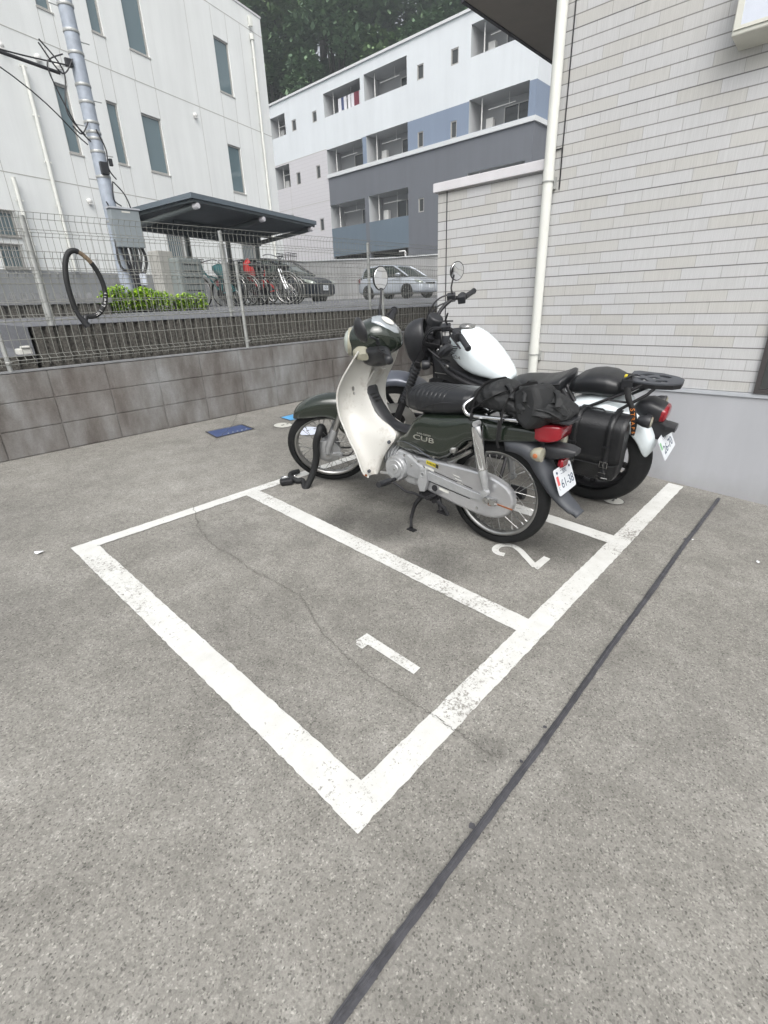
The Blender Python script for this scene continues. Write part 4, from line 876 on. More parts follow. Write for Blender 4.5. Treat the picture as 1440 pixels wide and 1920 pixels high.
# ---------------------------------------------------------------- motorcycles
def bike_mx(x, y, hd, lean):
    hd, lean = R(hd), R(lean); F = Vector((math.cos(hd), math.sin(hd), SL*math.sin(hd))).normalized(); Nn = Vector((0, -SL, 1)).normalized()
    W = Nn.cross(F); U = math.cos(lean)*Nn+math.sin(lean)*W; L = U.cross(F)
    m = Matrix((F, L, U)).transposed().to_4x4(); m.translation = Vector((x, y, gz(y)+.001)); return m
def steer_mx(x0, rake, ang):
    a = Vector((-math.sin(R(rake)), 0, math.cos(R(rake)))); T = Matrix.Translation((x0, 0, 0)); return T @ Matrix.Rotation(R(ang), 4, a) @ T.inverted()
def moto_wheel(name, par, cx, Rt, hw, rr, mx=None, spokes=36, alloy=False, hub=.055, hubw=.05, tread=True):
    b = MB(); pr = []
    for k_ in range(15):
        a = math.pi*(k_/14)-math.pi/2; c, s_ = math.cos(a), math.sin(a)
        pr.append((rr+.004+(Rt-rr-.004)*abs(c)**.62, hw*s_))
    b.lathe(pr, (cx, 0, Rt), (0, 1, 0), 64, caps=False)
    # tread grooves
    w_ = b.build(name, 'tyre', par, smooth=60, mx=mx)
    b = MB(); z = rr
    b.lathe([(z+.006, -hw*.62), (z-.004, -hw*.66), (z-.012, -hw*.5), (z-.018, -hw*.3), (z-.02, 0), (z-.018, hw*.3), (z-.012, hw*.5), (z-.004, hw*.66), (z+.006, hw*.62)], (cx, 0, Rt), (0, 1, 0), 64, caps=False)
    b.build('rim', 'blackm' if alloy else 'rimst', w_, smooth=50, mx=mx)
    b = MB(); b.lathe([(.01, -hubw), (hub*.6, -hubw), (hub, -hubw*.7), (hub, hubw*.2), (hub*1.15, hubw*.3), (hub*1.15, hubw*.8), (hub*.6, hubw), (.01, hubw)], (cx, 0, Rt), (0, 1, 0), 32); b.build('hub', 'blackm' if alloy else 'alloy', w_, smooth=40, mx=mx)
    b = MB()
    if alloy:
        for k_ in range(10):
            a = k_*2*math.pi/10+.1; t_ = a+(.12 if k_ % 2 else -.12); b.beam((cx+.03*math.cos(a), 0, Rt+.03*math.sin(a)), (cx+(rr-.012)*math.cos(t_), 0, Rt+(rr-.012)*math.sin(t_)), .018, .03)
        b.build('spokes', 'blackm', w_, mx=mx)
    else:
        for k_ in range(spokes):
            a = k_*2*math.pi/spokes; sd_ = 1 if k_ % 2 else -1; t_ = a+(.85 if (k_//2) % 2 else -.85)
            b.tube([(cx+hub*math.cos(t_), sd_*hubw*.75, Rt+hub*math.sin(t_)), (cx+(rr-.02)*math.cos(a), sd_*.004, Rt+(rr-.02)*math.sin(a))], .0016, 5)
            b.tube([(cx+(rr-.034)*math.cos(a), sd_*.0055, Rt+(rr-.034)*math.sin(a)), (cx+(rr-.018)*math.cos(a), sd_*.004, Rt+(rr-.018)*math.sin(a))], .0032, 5)
        b.build('spokes', 'rimst', w_, mx=mx)
    return w_
def fender(name, m, par, cx, cz, arc, hw, mx=None, lip=None):      # arc: list (deg, r_outer, r_inner_side, halfwidth)
    b = MB(); rings = []
    for (d, ro, ri, h) in arc:
        c, s_ = math.cos(R(d)), math.sin(R(d)); ring = []
        for (r_, y) in ((ri, h*1.03), (ri+(ro-ri)*.45, h*1.02), (ri+(ro-ri)*.8, h*.9), (ro-.004, h*.6), (ro, h*.25), (ro, -h*.25), (ro-.004, -h*.6), (ri+(ro-ri)*.8, -h*.9), (ri+(ro-ri)*.45, -h*1.02), (ri, -h*1.03)): ring.append((cx+c*r_, y, cz+s_*r_))
        rings.append(ring)
    b.loft(rings, False, False); return b.build(name, m, par, smooth=70, mx=mx, solid=.004, sub=1)

# ======================= green moped
CM = bike_mx(2.095, 1.180, 92.3, .5)
cub = thing('moped', 'dark olive green moped with white leg shield parked in bay 2', 'moped', mx=CM)
SM = steer_mx(1.283, 26.5, 40)
rw = moto_wheel('rear_wheel', cub, 0, .276, .034, .224)
fw = moto_wheel('front_wheel', cub, 1.205, .272, .031, .222, mx=SM, hub=.062, hubw=.05)
b = MB(); b.lathe([(.02, .04), (.078, .04), (.082, .05), (.082, .062), (.055, .072), (.02, .075)], (1.205, 0, .272), (0, 1, 0), 32); b.box((1.16, .075, .255), (.10, .012, .02)); b.cyl((1.125, .06, .25), (1.125, .09, .25), .012, 10); b.build('brake_plate', 'alloy', cub, smooth=40, mx=SM)
b = MB(); b.tube(spline([(1.12, .085, .25), (1.05, .09, .27), (1.0, .06, .4), (.98, .04, .6)], 6), .004, 6); b.tube(spline([(1.18, -.06, .22), (1.08, -.08, .2), (.98, -.05, .35)], 6), .005, 6); split_build(b, 'brake_cable', 'black', cub, smooth=60, mx=SM)
for s_ in (1, -1):
    b = MB(); b.tube([(1.205, s_*.078, .255), (1.195, s_*.078, .31), (1.13, s_*.078, .44)], [.021, .0235, .0235], 16); b.lathe([(.028, -.02), (.028, .014)], (1.205, s_*.078, .262), (0, s_, 0), 16); b.build('fork_leg', 'alloy', cub, smooth=50, mx=SM)
    b = MB(); b.tube([(1.13, s_*.078, .44), (1.01, s_*.075, .68)], .0195, 14); b.build('fork_tube', 'rimst', cub, smooth=50, mx=SM)
    b = MB(); b.cyl((1.205, s_*.09, .272), (1.205, s_*.115, .272), .011, 6); b.build('axle_nut', 'rimst', cub, mx=SM)
sh = 5.4
arc = [(46, .300, .292, .022), (52, .325, .286, .044), (60, .338, .272, .056), (72, .352, .260, .062), (84, .361, .256, .066), (96, .373, .256, .069), (106, .383, .248, .072), (114, .388, .20, .077), (122, .40, .185, .080), (132, .385, .19, .080), (142, .365, .22, .078), (155, .345, .26, .072), (175, .325, .275, .066), (192, .315, .285, .060)]
fender('front_fender', 'olive', cub, 1.205, .272, [(d+sh, ro, ri, h) for d, ro, ri, h in arc], .07, mx=SM)
b = MB()
for d in range(54, 190, 6): pass
# leg shield (surface loft, both halves) ------------------------------------
rows = [(.905, .812, .165, .792, .05), (.87, .832, .178, .80, .05), (.81, .868, .194, .815, .05), (.755, .904, .200, .835, .05), (.69, .938, .203, .857, .05), (.635, .945, .204, .832, .052), (.565, .936, .203, .776, .055), (.52, .917, .202, .73, .058), (.49, .90, .201, .60, .062),
        (.45, .877, .20, .585, .085), (.407, .849, .20, .625, .09), (.35, .81, .198, .668, .092), (.28, .782, .193, .703, .094), (.235, .765, .185, .716, .094), (.212, .745, .165, .722, .098)]
b = MB(); rings = []
for (z, ex, ey, rx, ry) in rows:
    f = min(1, max(0, (z-.40)/.25)); deep = .028*f
    half = [(ex-.012, ey+.006), (ex, ey), (ex+.014*f, ey-.03), (ex+deep*.7+.0, ry+(ey-ry)*.55), (ex*(.75)+rx*.25+deep*.3, ry+(ey-ry)*.22), (ex*.4+rx*.6, ry+.012), (rx, ry)]
    rings.append([(x, y, z) for x, y in half]+[(rx+(.02 if z > .5 else .06), 0, z)]+[(x, -y, z) for x, y in half[::-1]])
b.loft(rings, False, False); ls = b.build('leg_shield', 'shield', cub, smooth=65, solid=.004, sub=1)
for s_ in (1, -1):
    b = MB(); b.tube(spline([(ex-.008, s_*(ey+.004), z) for (z, ex, ey, rx, ry) in rows], 3), .0055, 8); b.build('shield_rim', 'shield', ls, smooth=60)
b = MB(); b.tube([(.866, .146, .70), (.868, .152, .70)], .012, 14); b.tube([(.862, .143, .675), (.865, .149, .675)], .009, 12); b.build('steering_lock', 'rimst', ls, smooth=40)
b = MB(); b.box((.752, .182, .226), (.03, .012, .012)); b.build('rust_chip', 'rust', ls, bevel=.004)
b = MB()
for (x, y, z) in ((.64, .108, .43), (.742, .16, .245)): b.lathe([(.0, .004), (.008, .004), (.010, 0), (.010, -.01)], (x, y, z), (-.35, .9, .1), 14)
split_build(b, 'shield_bolt', 'greyp', ls, smooth=40)
ridge = spline([(.812, 0, .80), (.868, 0, .715), (.862, 0, .685), (.842, 0, .635), (.785, 0, .568), (.733, 0, .522), (.68, 0, .500), (.60, 0, .497), (.52, 0, .505), (.46, 0, .52)], 6)
def strip(pts, hw, up, th): 
    bb = MB(); rings = []
    for i, p in enumerate(pts):
        d = (pts[min(i+1, len(pts)-1)]-pts[max(0, i-1)]).normalized(); n_ = Vector((d.z, 0, -d.x)); n_ = -n_ if n_.z < 0 or (abs(n_.z) < .05 and n_.x > 0) else n_
        h = hw(i/(len(pts)-1)) if callable(hw) else hw
        c = p+n_*up; rings.append([c+Vector((0, h, -.0))-n_*th*1.0, c+Vector((0, h*.88, 0))+n_*th*.2, c+Vector((0, h*.4, 0))+n_*th, c+Vector((0, -h*.4, 0))+n_*th, c+Vector((0, -h*.88, 0))+n_*th*.2, c+Vector((0, -h, 0))-n_*th])
    return bb.loft(rings, True, True)
strip(ridge[8:], lambda t: .052 if t < .7 else .052+.04*(t-.7)/.3, .004, .010).build('tunnel_cover', 'blackp', cub, smooth=50)
strip(ridge[:9], .05, -.006, .012).build('neck_cover', 'shield', cub, smooth=60)
b = MB()
for i in range(4): b.box((.846-.018*i+.008, 0.012, .655-.014*i+.012), (.004, .05, .006), Matrix.Rotation(R(-40), 3, 'Y'))
split_build(b, 'vent_slots', 'dark', cub)
# body, seat -----------------------------------------------------------------
st = [(.615, .405, .425, .075), (.585, .402, .47, .088), (.53, .395, .515, .100), (.48, .392, .60, .112), (.42, .395, .635, .125), (.36, .398, .645, .133), (.30, .403, .655, .137), (.25, .43, .662, .137), (.20, .48, .670, .135), (.15, .535, .676, .128), (.08, .553, .672, .118), (0, .562, .668, .106), (-.10, .582, .668, .094), (-.18, .600, .667, .084), (-.205, .61, .66, .078)]
body = xloft(interp(st, 3), 4.2, 36).build('rear_body', 'olive', cub, smooth=60)
text('emblem', 'CUB', .036, basis((.385, .1385, .512), (-1, 0, -.0), (0, 0, 1)), 'emb', body, .0015, 1.9); text('emblem', 'SUPER CUSTOM', .011, basis((.385, .1380, .535), (-1, 0, 0), (0, 0, 1)), 'emb', body, .001, 1.1)
b = MB(); b.tube(spline([(.60, .0925, .44), (.53, .113, .46), (.44, .132, .455), (.34, .1395, .425), (.28, .1385, .42)], 5), .004, 6, flat=.4); b.build('body_crease', 'fend', body, smooth=60)
b = MB(); b.lathe([(0, .004), (.006, .004), (.007, 0)], (.315, .137, .428), (0, 1, 0), 12); b.lathe([(0, .004), (.006, .004), (.007, 0)], (.07, .118, .60), (0, 1, 0), 12); split_build(b, 'body_screw', 'rimst', body, smooth=40)
def zs(x, tab):
    for (a, c_) in zip(tab, tab[1:]):
        if c_[0] <= x <= a[0]:
            t = (a[0]-x)/(a[0]-c_[0]); t = t; return [p+(q-p)*t for p, q in zip(a, c_)]
    return list(tab[-1])
tab = [(.560, .668, .690, .03), (.554, .650, .715, .075), (.538, .636, .742, .100), (.51, .628, .757, .115), (.45, .624, .766, .124), (.35, .630, .770, .130), (.25, .648, .776, .132), (.18, .668, .780, .128), (.15, .682, .780, .115), (.135, .70, .765, .08)]
st = []; x = .560
while x > .136:
    v = zs(x, tab); 
    if .27 < x < .54: ph = ((x-.27)/.0265) % 1; v[2] -= .0042*max(0, 1-abs(ph-.5)/.16); v[3] -= .0012*max(0, 1-abs(ph-.5)/.16)
    st.append((x, v[1], v[2], v[3])); x -= .0033
seat = xloft(st, 3.0, 32).build('seat', 'vinyl', cub, smooth=50)
b = MB(); b.tube(spline([(.43, .127, .655), (.36, .1335, .692), (.28, .132, .715), (.2, .1255, .724), (.15, .117, .728)], 5), .003, 5); b.build('seat_piping', 'black', seat, smooth=60)
# tail
b = xloft([(-.168, .636, .662, .074), (-.18, .616, .678, .084), (-.205, .608, .690, .086), (-.245, .612, .694, .080), (-.278, .624, .692, .070), (-.288, .634, .687, .058)], 8, 36); tl = b.build('tail_lamp', 'red', cub, smooth=60)
b = MB(); b.box((-.21, 0, .712), (.22, .15, .014)); b.build('tail_cap', 'blackp', cub, bevel=.004)
b = MB(); pts = spline([(.05, 0, .600), (-.10, 0, .600), (-.19, 0, .555), (-.245, 0, .48), (-.30, 0, .405), (-.35, 0, .352), (-.425, 0, .300)], 6); rings = []
for i, p in enumerate(pts):
    t_ = i/(len(pts)-1); d = (pts[min(i+1, len(pts)-1)]-pts[max(0, i-1)]).normalized(); n_ = Vector((-d.z, 0, d.x)); n_ = -n_ if n_.x > 0 else n_
    h = .088-.040*t_; dp = .075*(1-t_*.75)
    if t_ > .93: h *= .75
    rings.append([p-n_*dp+Vector((0, h, 0)), p-n_*dp*.4+Vector((0, h, 0)), p+n_*.0+Vector((0, h*.7, 0)), p+n_*.01, p+Vector((0, -h*.7, 0)), p-n_*dp*.4+Vector((0, -h, 0)), p-n_*dp+Vector((0, -h, 0))])
b.loft(rings, False, False); b.build('rear_fender', 'greyp', cub, smooth=60, solid=.004)
b = xloft([(-.215, .53, .598, .05), (-.26, .525, .60, .055), (-.32, .55, .598, .05), (-.355, .565, .59, .035)], 4, 16); b.build('lamp_bracket', 'blackp', cub, smooth=50)
b = xloft([(-.285, .50, .535, .028), (-.30, .495, .54, .035), (-.31, .50, .535, .03)], 5, 16); b.build('rear_reflector', 'red', cub, smooth=40)
# plate (facing back, slanted)
pn = Vector((-.90, 0, .42)).normalized(); pu = Vector((.42, 0, .90)).normalized(); pc = Vector((-.318, 0, .445)); pm = basis(pc, (0, -1, 0), pu)
b = MB(); pts = []
for (sx, sz, a0) in ((1, 1, 0), (-1, 1, 90), (-1, -1, 180), (1, -1, 270)):
    for q in range(5): a = R(a0+q*22.5); pts.append(Vector((sx*.085+.012*math.cos(a), sz*.049+.012*math.sin(a), 0)))
b.prism([pm @ p for p in pts], pn*.0025); pl = b.build('number_plate', 'plate', cub)
pf = lambda u, v: pm @ Matrix.Translation((u, v, .0028))
text('plate_number', '61-38', .058, pf(.018, -.018), 'ink', pl, .0003, 1.05); text('plate_region', '二宮町', .024, pf(0, .034), 'ink', pl, .0003); text('plate_kana', 'く', .02, pf(-.078, -.03), 'ink', pl, .0003)
b = MB(); b.box((-.076, .006, .0030), (.022, .042, .0006)); b.xf(pm); b.build('plate_sticker', 'redst', pl)
b = MB(); [b.lathe([(0, .003), (.006, .003), (.006, 0)], pm @ Vector((x, .042, .002)), pn, 10) for x in (-.07, .07)]; split_build(b, 'plate_bolt', 'ink', pl)
for s_ in (1, -1):
    b = MB(); b.cyl((-.215, s_*.06, .582), (-.225, s_*.105, .580), .011, 10); b.build('indicator_stem', 'blackp', cub)
    b = MB(); b.lathe([(.0, -.040), (.015, -.037), (.027, -.022), (.033, 0), (.031, .016), (.0, .021)], (-.232, s_*.130, .572), (-1, 0, .05), 20); b.xf(Matrix.Identity(4)); lo = b.build('rear_indicator', 'clear', cub, smooth=60)
    b = MB(); b.lathe([(.0, 0), (.010, .002), (.011, .008), (0, .012)], (-.228, s_*.156, .573), (0, s_, 0), 12); b.build('bulb', 'amber', lo, smooth=60)
# shocks
for s_ in (1, -1):
    p0, p1 = Vector((.080, s_*.148, .655)), Vector((-.002, s_*.142, .325)); d = (p1-p0)
    b = MB(); b.lathe([(.012, 0), (.026, .004), (.0285, .02), (.0285, d.length*.60), (.024, d.length*.62), (.024, d.length*.64)], p0+d*.02, d, 24); b.build('shock_cover', 'chrome', cub, smooth=40)
    b = MB(); b.lathe([(.021, d.length*.62), (.023, d.length*.66), (.017, d.length*.92), (.010, d.length*.97)], p0, d, 20); b.lathe([(.0, .018), (.017, .018), (.017, -.012)], p1, (0, s_, 0), 14); b.lathe([(.0, .018), (.014, .018), (.014, -.02)], p0, (0, s_, 0), 8); split_build(b, 'shock_body', 'alloy', cub, smooth=40)
# chain case (left) with raised arm, stickers, holes
cc = [(.45, .392), (.375, .398), (.25, .402), (.123, .406), (.05, .405), (-.005, .398), (-.05, .386), (-.089, .370), (-.118, .345), (-.133, .318), (-.138, .288), (-.130, .255), (-.112, .222), (-.085, .200), (-.045, .184), (0, .176), (.06, .176), (.114, .180), (.20, .188), (.30, .205), (.40, .220), (.45, .228)]
b = MB(); b.prism([(x, .062, z) for x, z in cc], (0, .046, 0)); ch = b.build('chain_case', 'silver', cub, bevel=.013)
ch.data.materials[0] = mat('chain_case_paint', (.50, .505, .52), .30, .75, var=.08, vscale=9)
b = MB(); b.prism([(.45, .1085, .345), (.10, .1085, .300), (-.03, .1085, .292), (-.05, .1085, .275), (-.03, .1085, .257), (.10, .1085, .258), (.45, .1085, .290)], (0, .010, 0)); sa = b.build('swing_arm', 'alloy', cub, bevel=.004)
b = MB()
for p, q in (((.45, .354), (.09, .309)), ((.45, .285), (.10, .250)), ((-.04, .268), (-.135, .262))): b.beam((p[0], .109, p[1]), (q[0], .109, q[1]), .0025, .003)
split_build(b, 'case_seam', 'dark', ch)
b = MB(); b.beam((-.035, .1105, .268), (-.136, .1085, .262), .004, .006); b.box((-.02, .119, .262), (.02, .002, .02)); b.build('rust_streak', 'rust', ch)
b = MB(); b.lathe([(0, .0), (.0, .008), (.009, .010), (.010, .018), (.018, .018), (.018, 0)], (.0, .116, .276), (0, 1, 0), 6); b.box((-.035, .122, .276), (.03, .02, .03)); b.tube([(-.02, .122, .276), (-.06, .122, .270)], .005, 6); b.build('axle_adjuster', 'rimst', cub)
b = MB(); b.lathe([(.0, .003), (.0175, .003), (.0175, 0)], (.315, .1095, .247), (0, 1, 0), 24); b.build('inspection_plug', 'black', ch, smooth=40)
b = MB()
for x, z in ((.42, .262), (.055, .212), (.005, .315), (.43, .37)): b.lathe([(0, .004), (.006, .004), (.008, .0)], (x, .109, z), (0, 1, 0), 12)
split_build(b, 'case_bolt', 'rimst', ch, smooth=40)
def sticker(x0, z0, x1, z1, h, m, nm, y=.1105, par=ch):
    bb = MB(); bb.quad((x0, y, z0), (x1, y, z1), (x1, y, z1-h), (x0, y, z0-h)); return bb.build(nm, m, par)
sticker(.378, .392, .300, .382, .022, 'yellow', 'warning_sticker'); sticker(.318, .3835, .300, .381, .020, 'black', 'sticker_edge', .1110)
b = MB()
for i in range(6): b.box((.368-i*.009, .1112, .379-i*.0012), (.005, .0008, .010))
b.build('sticker_lettering', 'black', ch)
sticker(.385, .347-.0+.012, .325, .351, .014, 'whitest', 'info_sticker'); sticker(.285, .262, .225, .255, .016, 'whitest', 'info_sticker')
b = MB()
for i in range(3): b.beam((.205-i*.012, .110, .352-i*.016), (.168-i*.012, .110, .347-i*.016), .002, .002)
split_build(b, 'printed_line', 'whitest', ch)
# engine
b = MB(); b.prism([(x, .02, z) for x, z in ((.61, .36), (.585, .40), (.52, .395), (.44, .385), (.36, .385), (.33, .36), (.33, .24), (.40, .215), (.50, .215), (.57, .235), (.62, .27))], (0, .075, 0)); eng = b.build('engine', 'alloy', cub, bevel=.012)
b = MB(); b.prism([(x, -.11, z) for x, z in ((.60, .36), (.52, .395), (.36, .385), (.33, .24), (.50, .215), (.60, .26))], (0, .128, 0)); b.build('crankcase', 'alloy', cub, bevel=.015)
b = MB(); b.lathe([(.0, .142), (.025, .142), (.028, .139), (.050, .139), (.053, .135), (.066, .133), (.073, .12), (.074, .09)], (.572, 0, .298), (0, 1, 0), 36); b.build('flywheel_cover', 'alloy', eng, smooth=35)
b = MB(); b.prism([(x, .09, z) for x, z in ((.505, .335), (.53, .385), (.50, .40), (.42, .36), (.36, .33), (.36, .29), (.42, .265), (.50, .27))], (0, .028, 0)); b.build('sprocket_cover', 'alloy', eng, bevel=.01)
b = MB(); [b.lathe([(0, .006), (.006, .006), (.007, 0)], p, (0, 1, 0), 10) for p in ((.60, .128, .355), (.52, .117, .385), (.55, .13, .235), (.47, .117, .34), (.57, .141, .298))]; split_build(b, 'engine_bolt', 'rimst', eng, smooth=40)
b = MB(); b.cyl((.60, 0, .32), (.80, 0, .34), .055, 16)
for i in range(7): b.cyl((.63+i*.02, 0, .322+i*.002), (.636+i*.02, 0, .3225+i*.002), .072, 16)
b.build('cylinder', 'alloy', cub, smooth=40)
b = MB(); b.prism([(.395, .118, .345), (.36, .118, .35), (.348, .118, .28), (.36, .118, .222), (.392, .118, .215), (.41, .118, .26)], (0, .022, 0)); b.lathe([(.0, .022), (.008, .022), (.014, .026), (.017, .022)], (.378, .118, .315), (0, 1, 0), 14); b.build('peg_bracket', 'alloy', cub, bevel=.008, smooth=40)
b = MB(); b.tube([(.40, .06, .235), (.66, .10, .238), (.70, .10, .232)], .012, 8); b.build('step_bar', 'rimst', cub, smooth=50)
b = MB(); b.tube([(.565, .19, .243), (.565, .28, .250)], .018, 12); b.build('foot_peg', 'blackp', cub, smooth=50)
b = MB(); b.tube([(.565, .09, .235), (.565, .20, .243)], .010, 8); b.tube(spline([(.53, .20, .25), (.50, .19, .235), (.46, .17, .205), (.43, .15, .20), (.36, .15, .195), (.30, .16, .215)], 5), .007, 7); b.tube([(.30, .13, .215), (.30, .20, .222)], .011, 8); b.build('gear_pedal', 'blackm', cub, smooth=50)
b = MB(); b.tube([(.37, .04, .20), (.30, .13, .18)], .014, 8); b.box((.36, .10, .19), (.09, .05, .035)); b.tube([(.33, .11, .19), (.24, .12, .16), (.21, .12, .12)], .009, 7); b.build('stand_bracket', 'blackm', cub)
b = MB(); b.tube(spline([(.375, .12, .195), (.42, .13, .13), (.435, .14, .06), (.43, .155, .030), (.40, .19, .008)], 4), [.013]*5+[.011]*6+[.008]*6, 8); b.box((.39, .20, .004), (.05, .03, .006)); b.build('side_stand', 'blackm', cub, smooth=50)
b = MB(); b.tube([(.31, .08, .20), (.27, .10, .125)], .013, 8); b.tube([(.31, -.08, .20), (.27, -.10, .125)], .013, 8); b.tube([(.30, -.1, .19), (.30, .1, .19)], .012, 8); b.box((.255, .105, .12), (.06, .03, .012)); b.build('centre_stand', 'blackm', cub, smooth=50)
b = MB(); b.lathe([(.012, 0), (.03, .05), (.036, .10), (.036, .44), (.03, .47), (.012, .475)], (.38, -.125, .225), (-1, 0, .06), 20); b.tube(spline([(.70, -.05, .26), (.60, -.10, .22), (.48, -.125, .215), (.38, -.125, .225)], 5), .013, 10); b.build('exhaust', 'blackm', cub, smooth=40)
b = MB(); b.tube([(.36, -.08, .30), (0, -.085, .276)], .016, 8); b.build('swing_arm', 'blackm', cub, smooth=50)
b = MB(); b.prism([(.36, -.05, .38), (.36, -.05, .62), (.14, -.05, .60), (.25, -.05, .42)], (0, .10, 0)); b.build('inner_frame', 'blackm', cub)
b = MB()
for s_ in (1,): b.tube(spline([(.12, .10, .50), (.20, .09, .44), (.26, .08, .40)], 4), .01, 6); b.lathe([(0, .03), (.02, .02), (.022, 0)], (.215, .105, .49), (0, 1, .1), 12)
b.build('passenger_peg', 'rimst', cub, smooth=50)
# rack
b = MB(); b.tube(spline([(-.165, .112, .703), (.0, .125, .690), (.125, .130, .682), (.155, .130, .695), (.165, .128, .722), (.145, .10, .748), (.13, .05, .755), (.13, -.05, .755), (.145, -.10, .748), (.165, -.128, .722), (.155, -.13, .695), (.125, -.13, .682), (0, -.125, .69), (-.165, -.112, .703)], 6), .0095, 10)
for x in (-.15, -.05, .05): b.tube([(x, .118, .697), (x, -.118, .697)], .006, 6)
b.build('carrier', 'chrome', cub, smooth=60)
# head unit, steered
hd = [(.168, .905, .995, .045), (.160, .882, 1.012, .066), (.142, .866, 1.024, .080), (.11, .854, 1.038, .094), (.06, .850, 1.054, .103), (.02, .858, 1.064, .103), (-.02, .868, 1.060, .099), (-.06, .880, 1.040, .090), (-.095, .895, 1.010, .075), (-.12, .910, .988, .055), (-.13, .925, .968, .035)]
AX0 = .808
xloft(interp([(AX0+x, zl, zh, h) for x, zl, zh, h in hd], 3), 2.6, 36).build('head_cover', 'olive', cub, smooth=60, mx=SM)
b = MB(); b.lathe([(.0, .034), (.03, .032), (.054, .022), (.067, .006), (.0705, -.01)], (AX0+.160, 0, .950), (1, 0, .12), 32); b.build('headlight', 'lensglass', cub, smooth=60, mx=SM)
b = MB(); b.lathe([(.067, .008), (.074, .006), (.078, -.012), (.078, -.03), (.070, -.03)], (AX0+.160, 0, .950), (1, 0, .12), 36, caps=False); b.build('headlight_rim', 'clear', cub, smooth=60, mx=SM)
b = xloft([(AX0-.112, .975, 1.000, .035), (AX0-.092, .97, 1.022, .052), (AX0-.055, .98, 1.050, .062), (AX0-.015, 1.01, 1.072, .058), (AX0+.025, 1.04, 1.072, .036)], 2.8, 26); mt = b.build('meter', 'meter', cub, smooth=60, mx=SM)
b = MB(); b.lathe([(.0, .0015), (.032, .001), (.036, 0)], (AX0-.058, 0, 1.051), (-.62, 0, 1), 24); b.build('dial', 'whitest', mt, mx=SM)
for s_ in (1, -1):
    # bar cover arm, grip, lever
    b = MB(); rings = []
    for (y, cx, cz, a, c_) in ((.04, .825, .905, .078, .056), (.09, .822, .902, .080, .056), (.135, .808, .912, .070, .050), (.175, .785, .938, .046, .036), (.208, .766, .962, .028, .023)): rings.append(sring((cx, s_*y, cz), (1, 0, 0), (0, 0, 1), a, c_, 3, 20))
    b.loft(rings); b.build('handlebar_cover', 'blackp', cub, smooth=50, mx=SM)
    b = MB(); b.tube([(.758, s_*.20, .968), (.735, s_*.325, .982)], .0175, 14)
    for i in range(8): b.tube([(.756-.0028*i, s_*(.215+.0135*i), .9685+.0015*i), (.7555-.0028*i, s_*(.2205+.0135*i), .969+.0015*i)], .0192, 14)
    b.lathe([(.0, .012), (.014, .011), (.0215, .004), (.0215, -.004)], (.735, s_*.325, .982), (-.02, s_*.12, .014), 14); b.build('grip', 'blackp', cub, smooth=50, mx=SM)
    rings = []
    for (y, cx, a, c_) in ((.095, AX0+.085, .040, .034), (.115, AX0+.098, .038, .032), (.14, AX0+.088, .033, .026), (.16, AX0+.070, .022, .018)): rings.append(sring((cx, s_*y, .930), (1, 0, 0), (0, 0, 1), a, c_, 3.2, 18))
    b = MB(); b.loft(rings); io = b.build('front_indicator', 'clear', cub, smooth=40, mx=SM)
    b = MB(); b.lathe([(0, 0), (.012, .004), (.012, .02), (0, .03)], (AX0+.085, s_*.115, .930), (.7, s_*.7, 0), 10); b.build('bulb', 'amber', io, smooth=60, mx=SM)
    b = MB(); b.tube(spline([(.80, s_*.13, .995), (.805, s_*.135, 1.04), (.795, s_*.165, 1.09), (.785, s_*.205, 1.15)] if s_ < 0 else [(.80, s_*.13, .995), (.81, s_*.15, 1.02), (.83, s_*.19, 1.05)], 5), .006, 8); b.tube([(.80, s_*.13, .98), (.803, s_*.131, 1.01)], .010, 8); b.build('mirror_stem', 'blackp', cub, smooth=50, mx=SM)
    c = Vector((.790, -.225, 1.195)) if s_ < 0 else Vector((.868, .235, 1.105)); ax = Vector((-.83, .56, .10)) if s_ < 0 else Vector((-.85, -.53, .05)); ax.normalize()
    b = MB(); b.lathe([(.0, -.026), (.03, -.023), (.052, -.010), (.061, .0), (.061, .006), (.056, .006)], c, ax, 28); mo = b.build('mirror', 'blackp', cub, smooth=50, mx=SM)
    b = MB(); b.lathe([(.0, .0078), (.056, .0075), (.057, .0063)], c, ax, 28); b.build('mirror_glass', 'mirror', mo, smooth=40, mx=SM)
b = MB(); b.tube([(.74, .30, .995), (.80, .20, .985), (.80, .15, .97)], .005, 6); b.tube([(.74, -.30, .995), (.80, -.20, .985)], .005, 6); b.build('brake_lever', 'blackm', cub, smooth=50, mx=SM)
b = MB(); b.tube([(.93, 0, .71), (.80, 0, .97)], .03, 12); b.build('steering_stem', 'blackm', cub, smooth=50)
b = xloft([(.86, .60, .84, .04), (.90, .56, .86, .07), (.945, .56, .84, .06), (.965, .6, .78, .03)], 3, 20); b.build('front_cover', 'olive', cub, smooth=60)

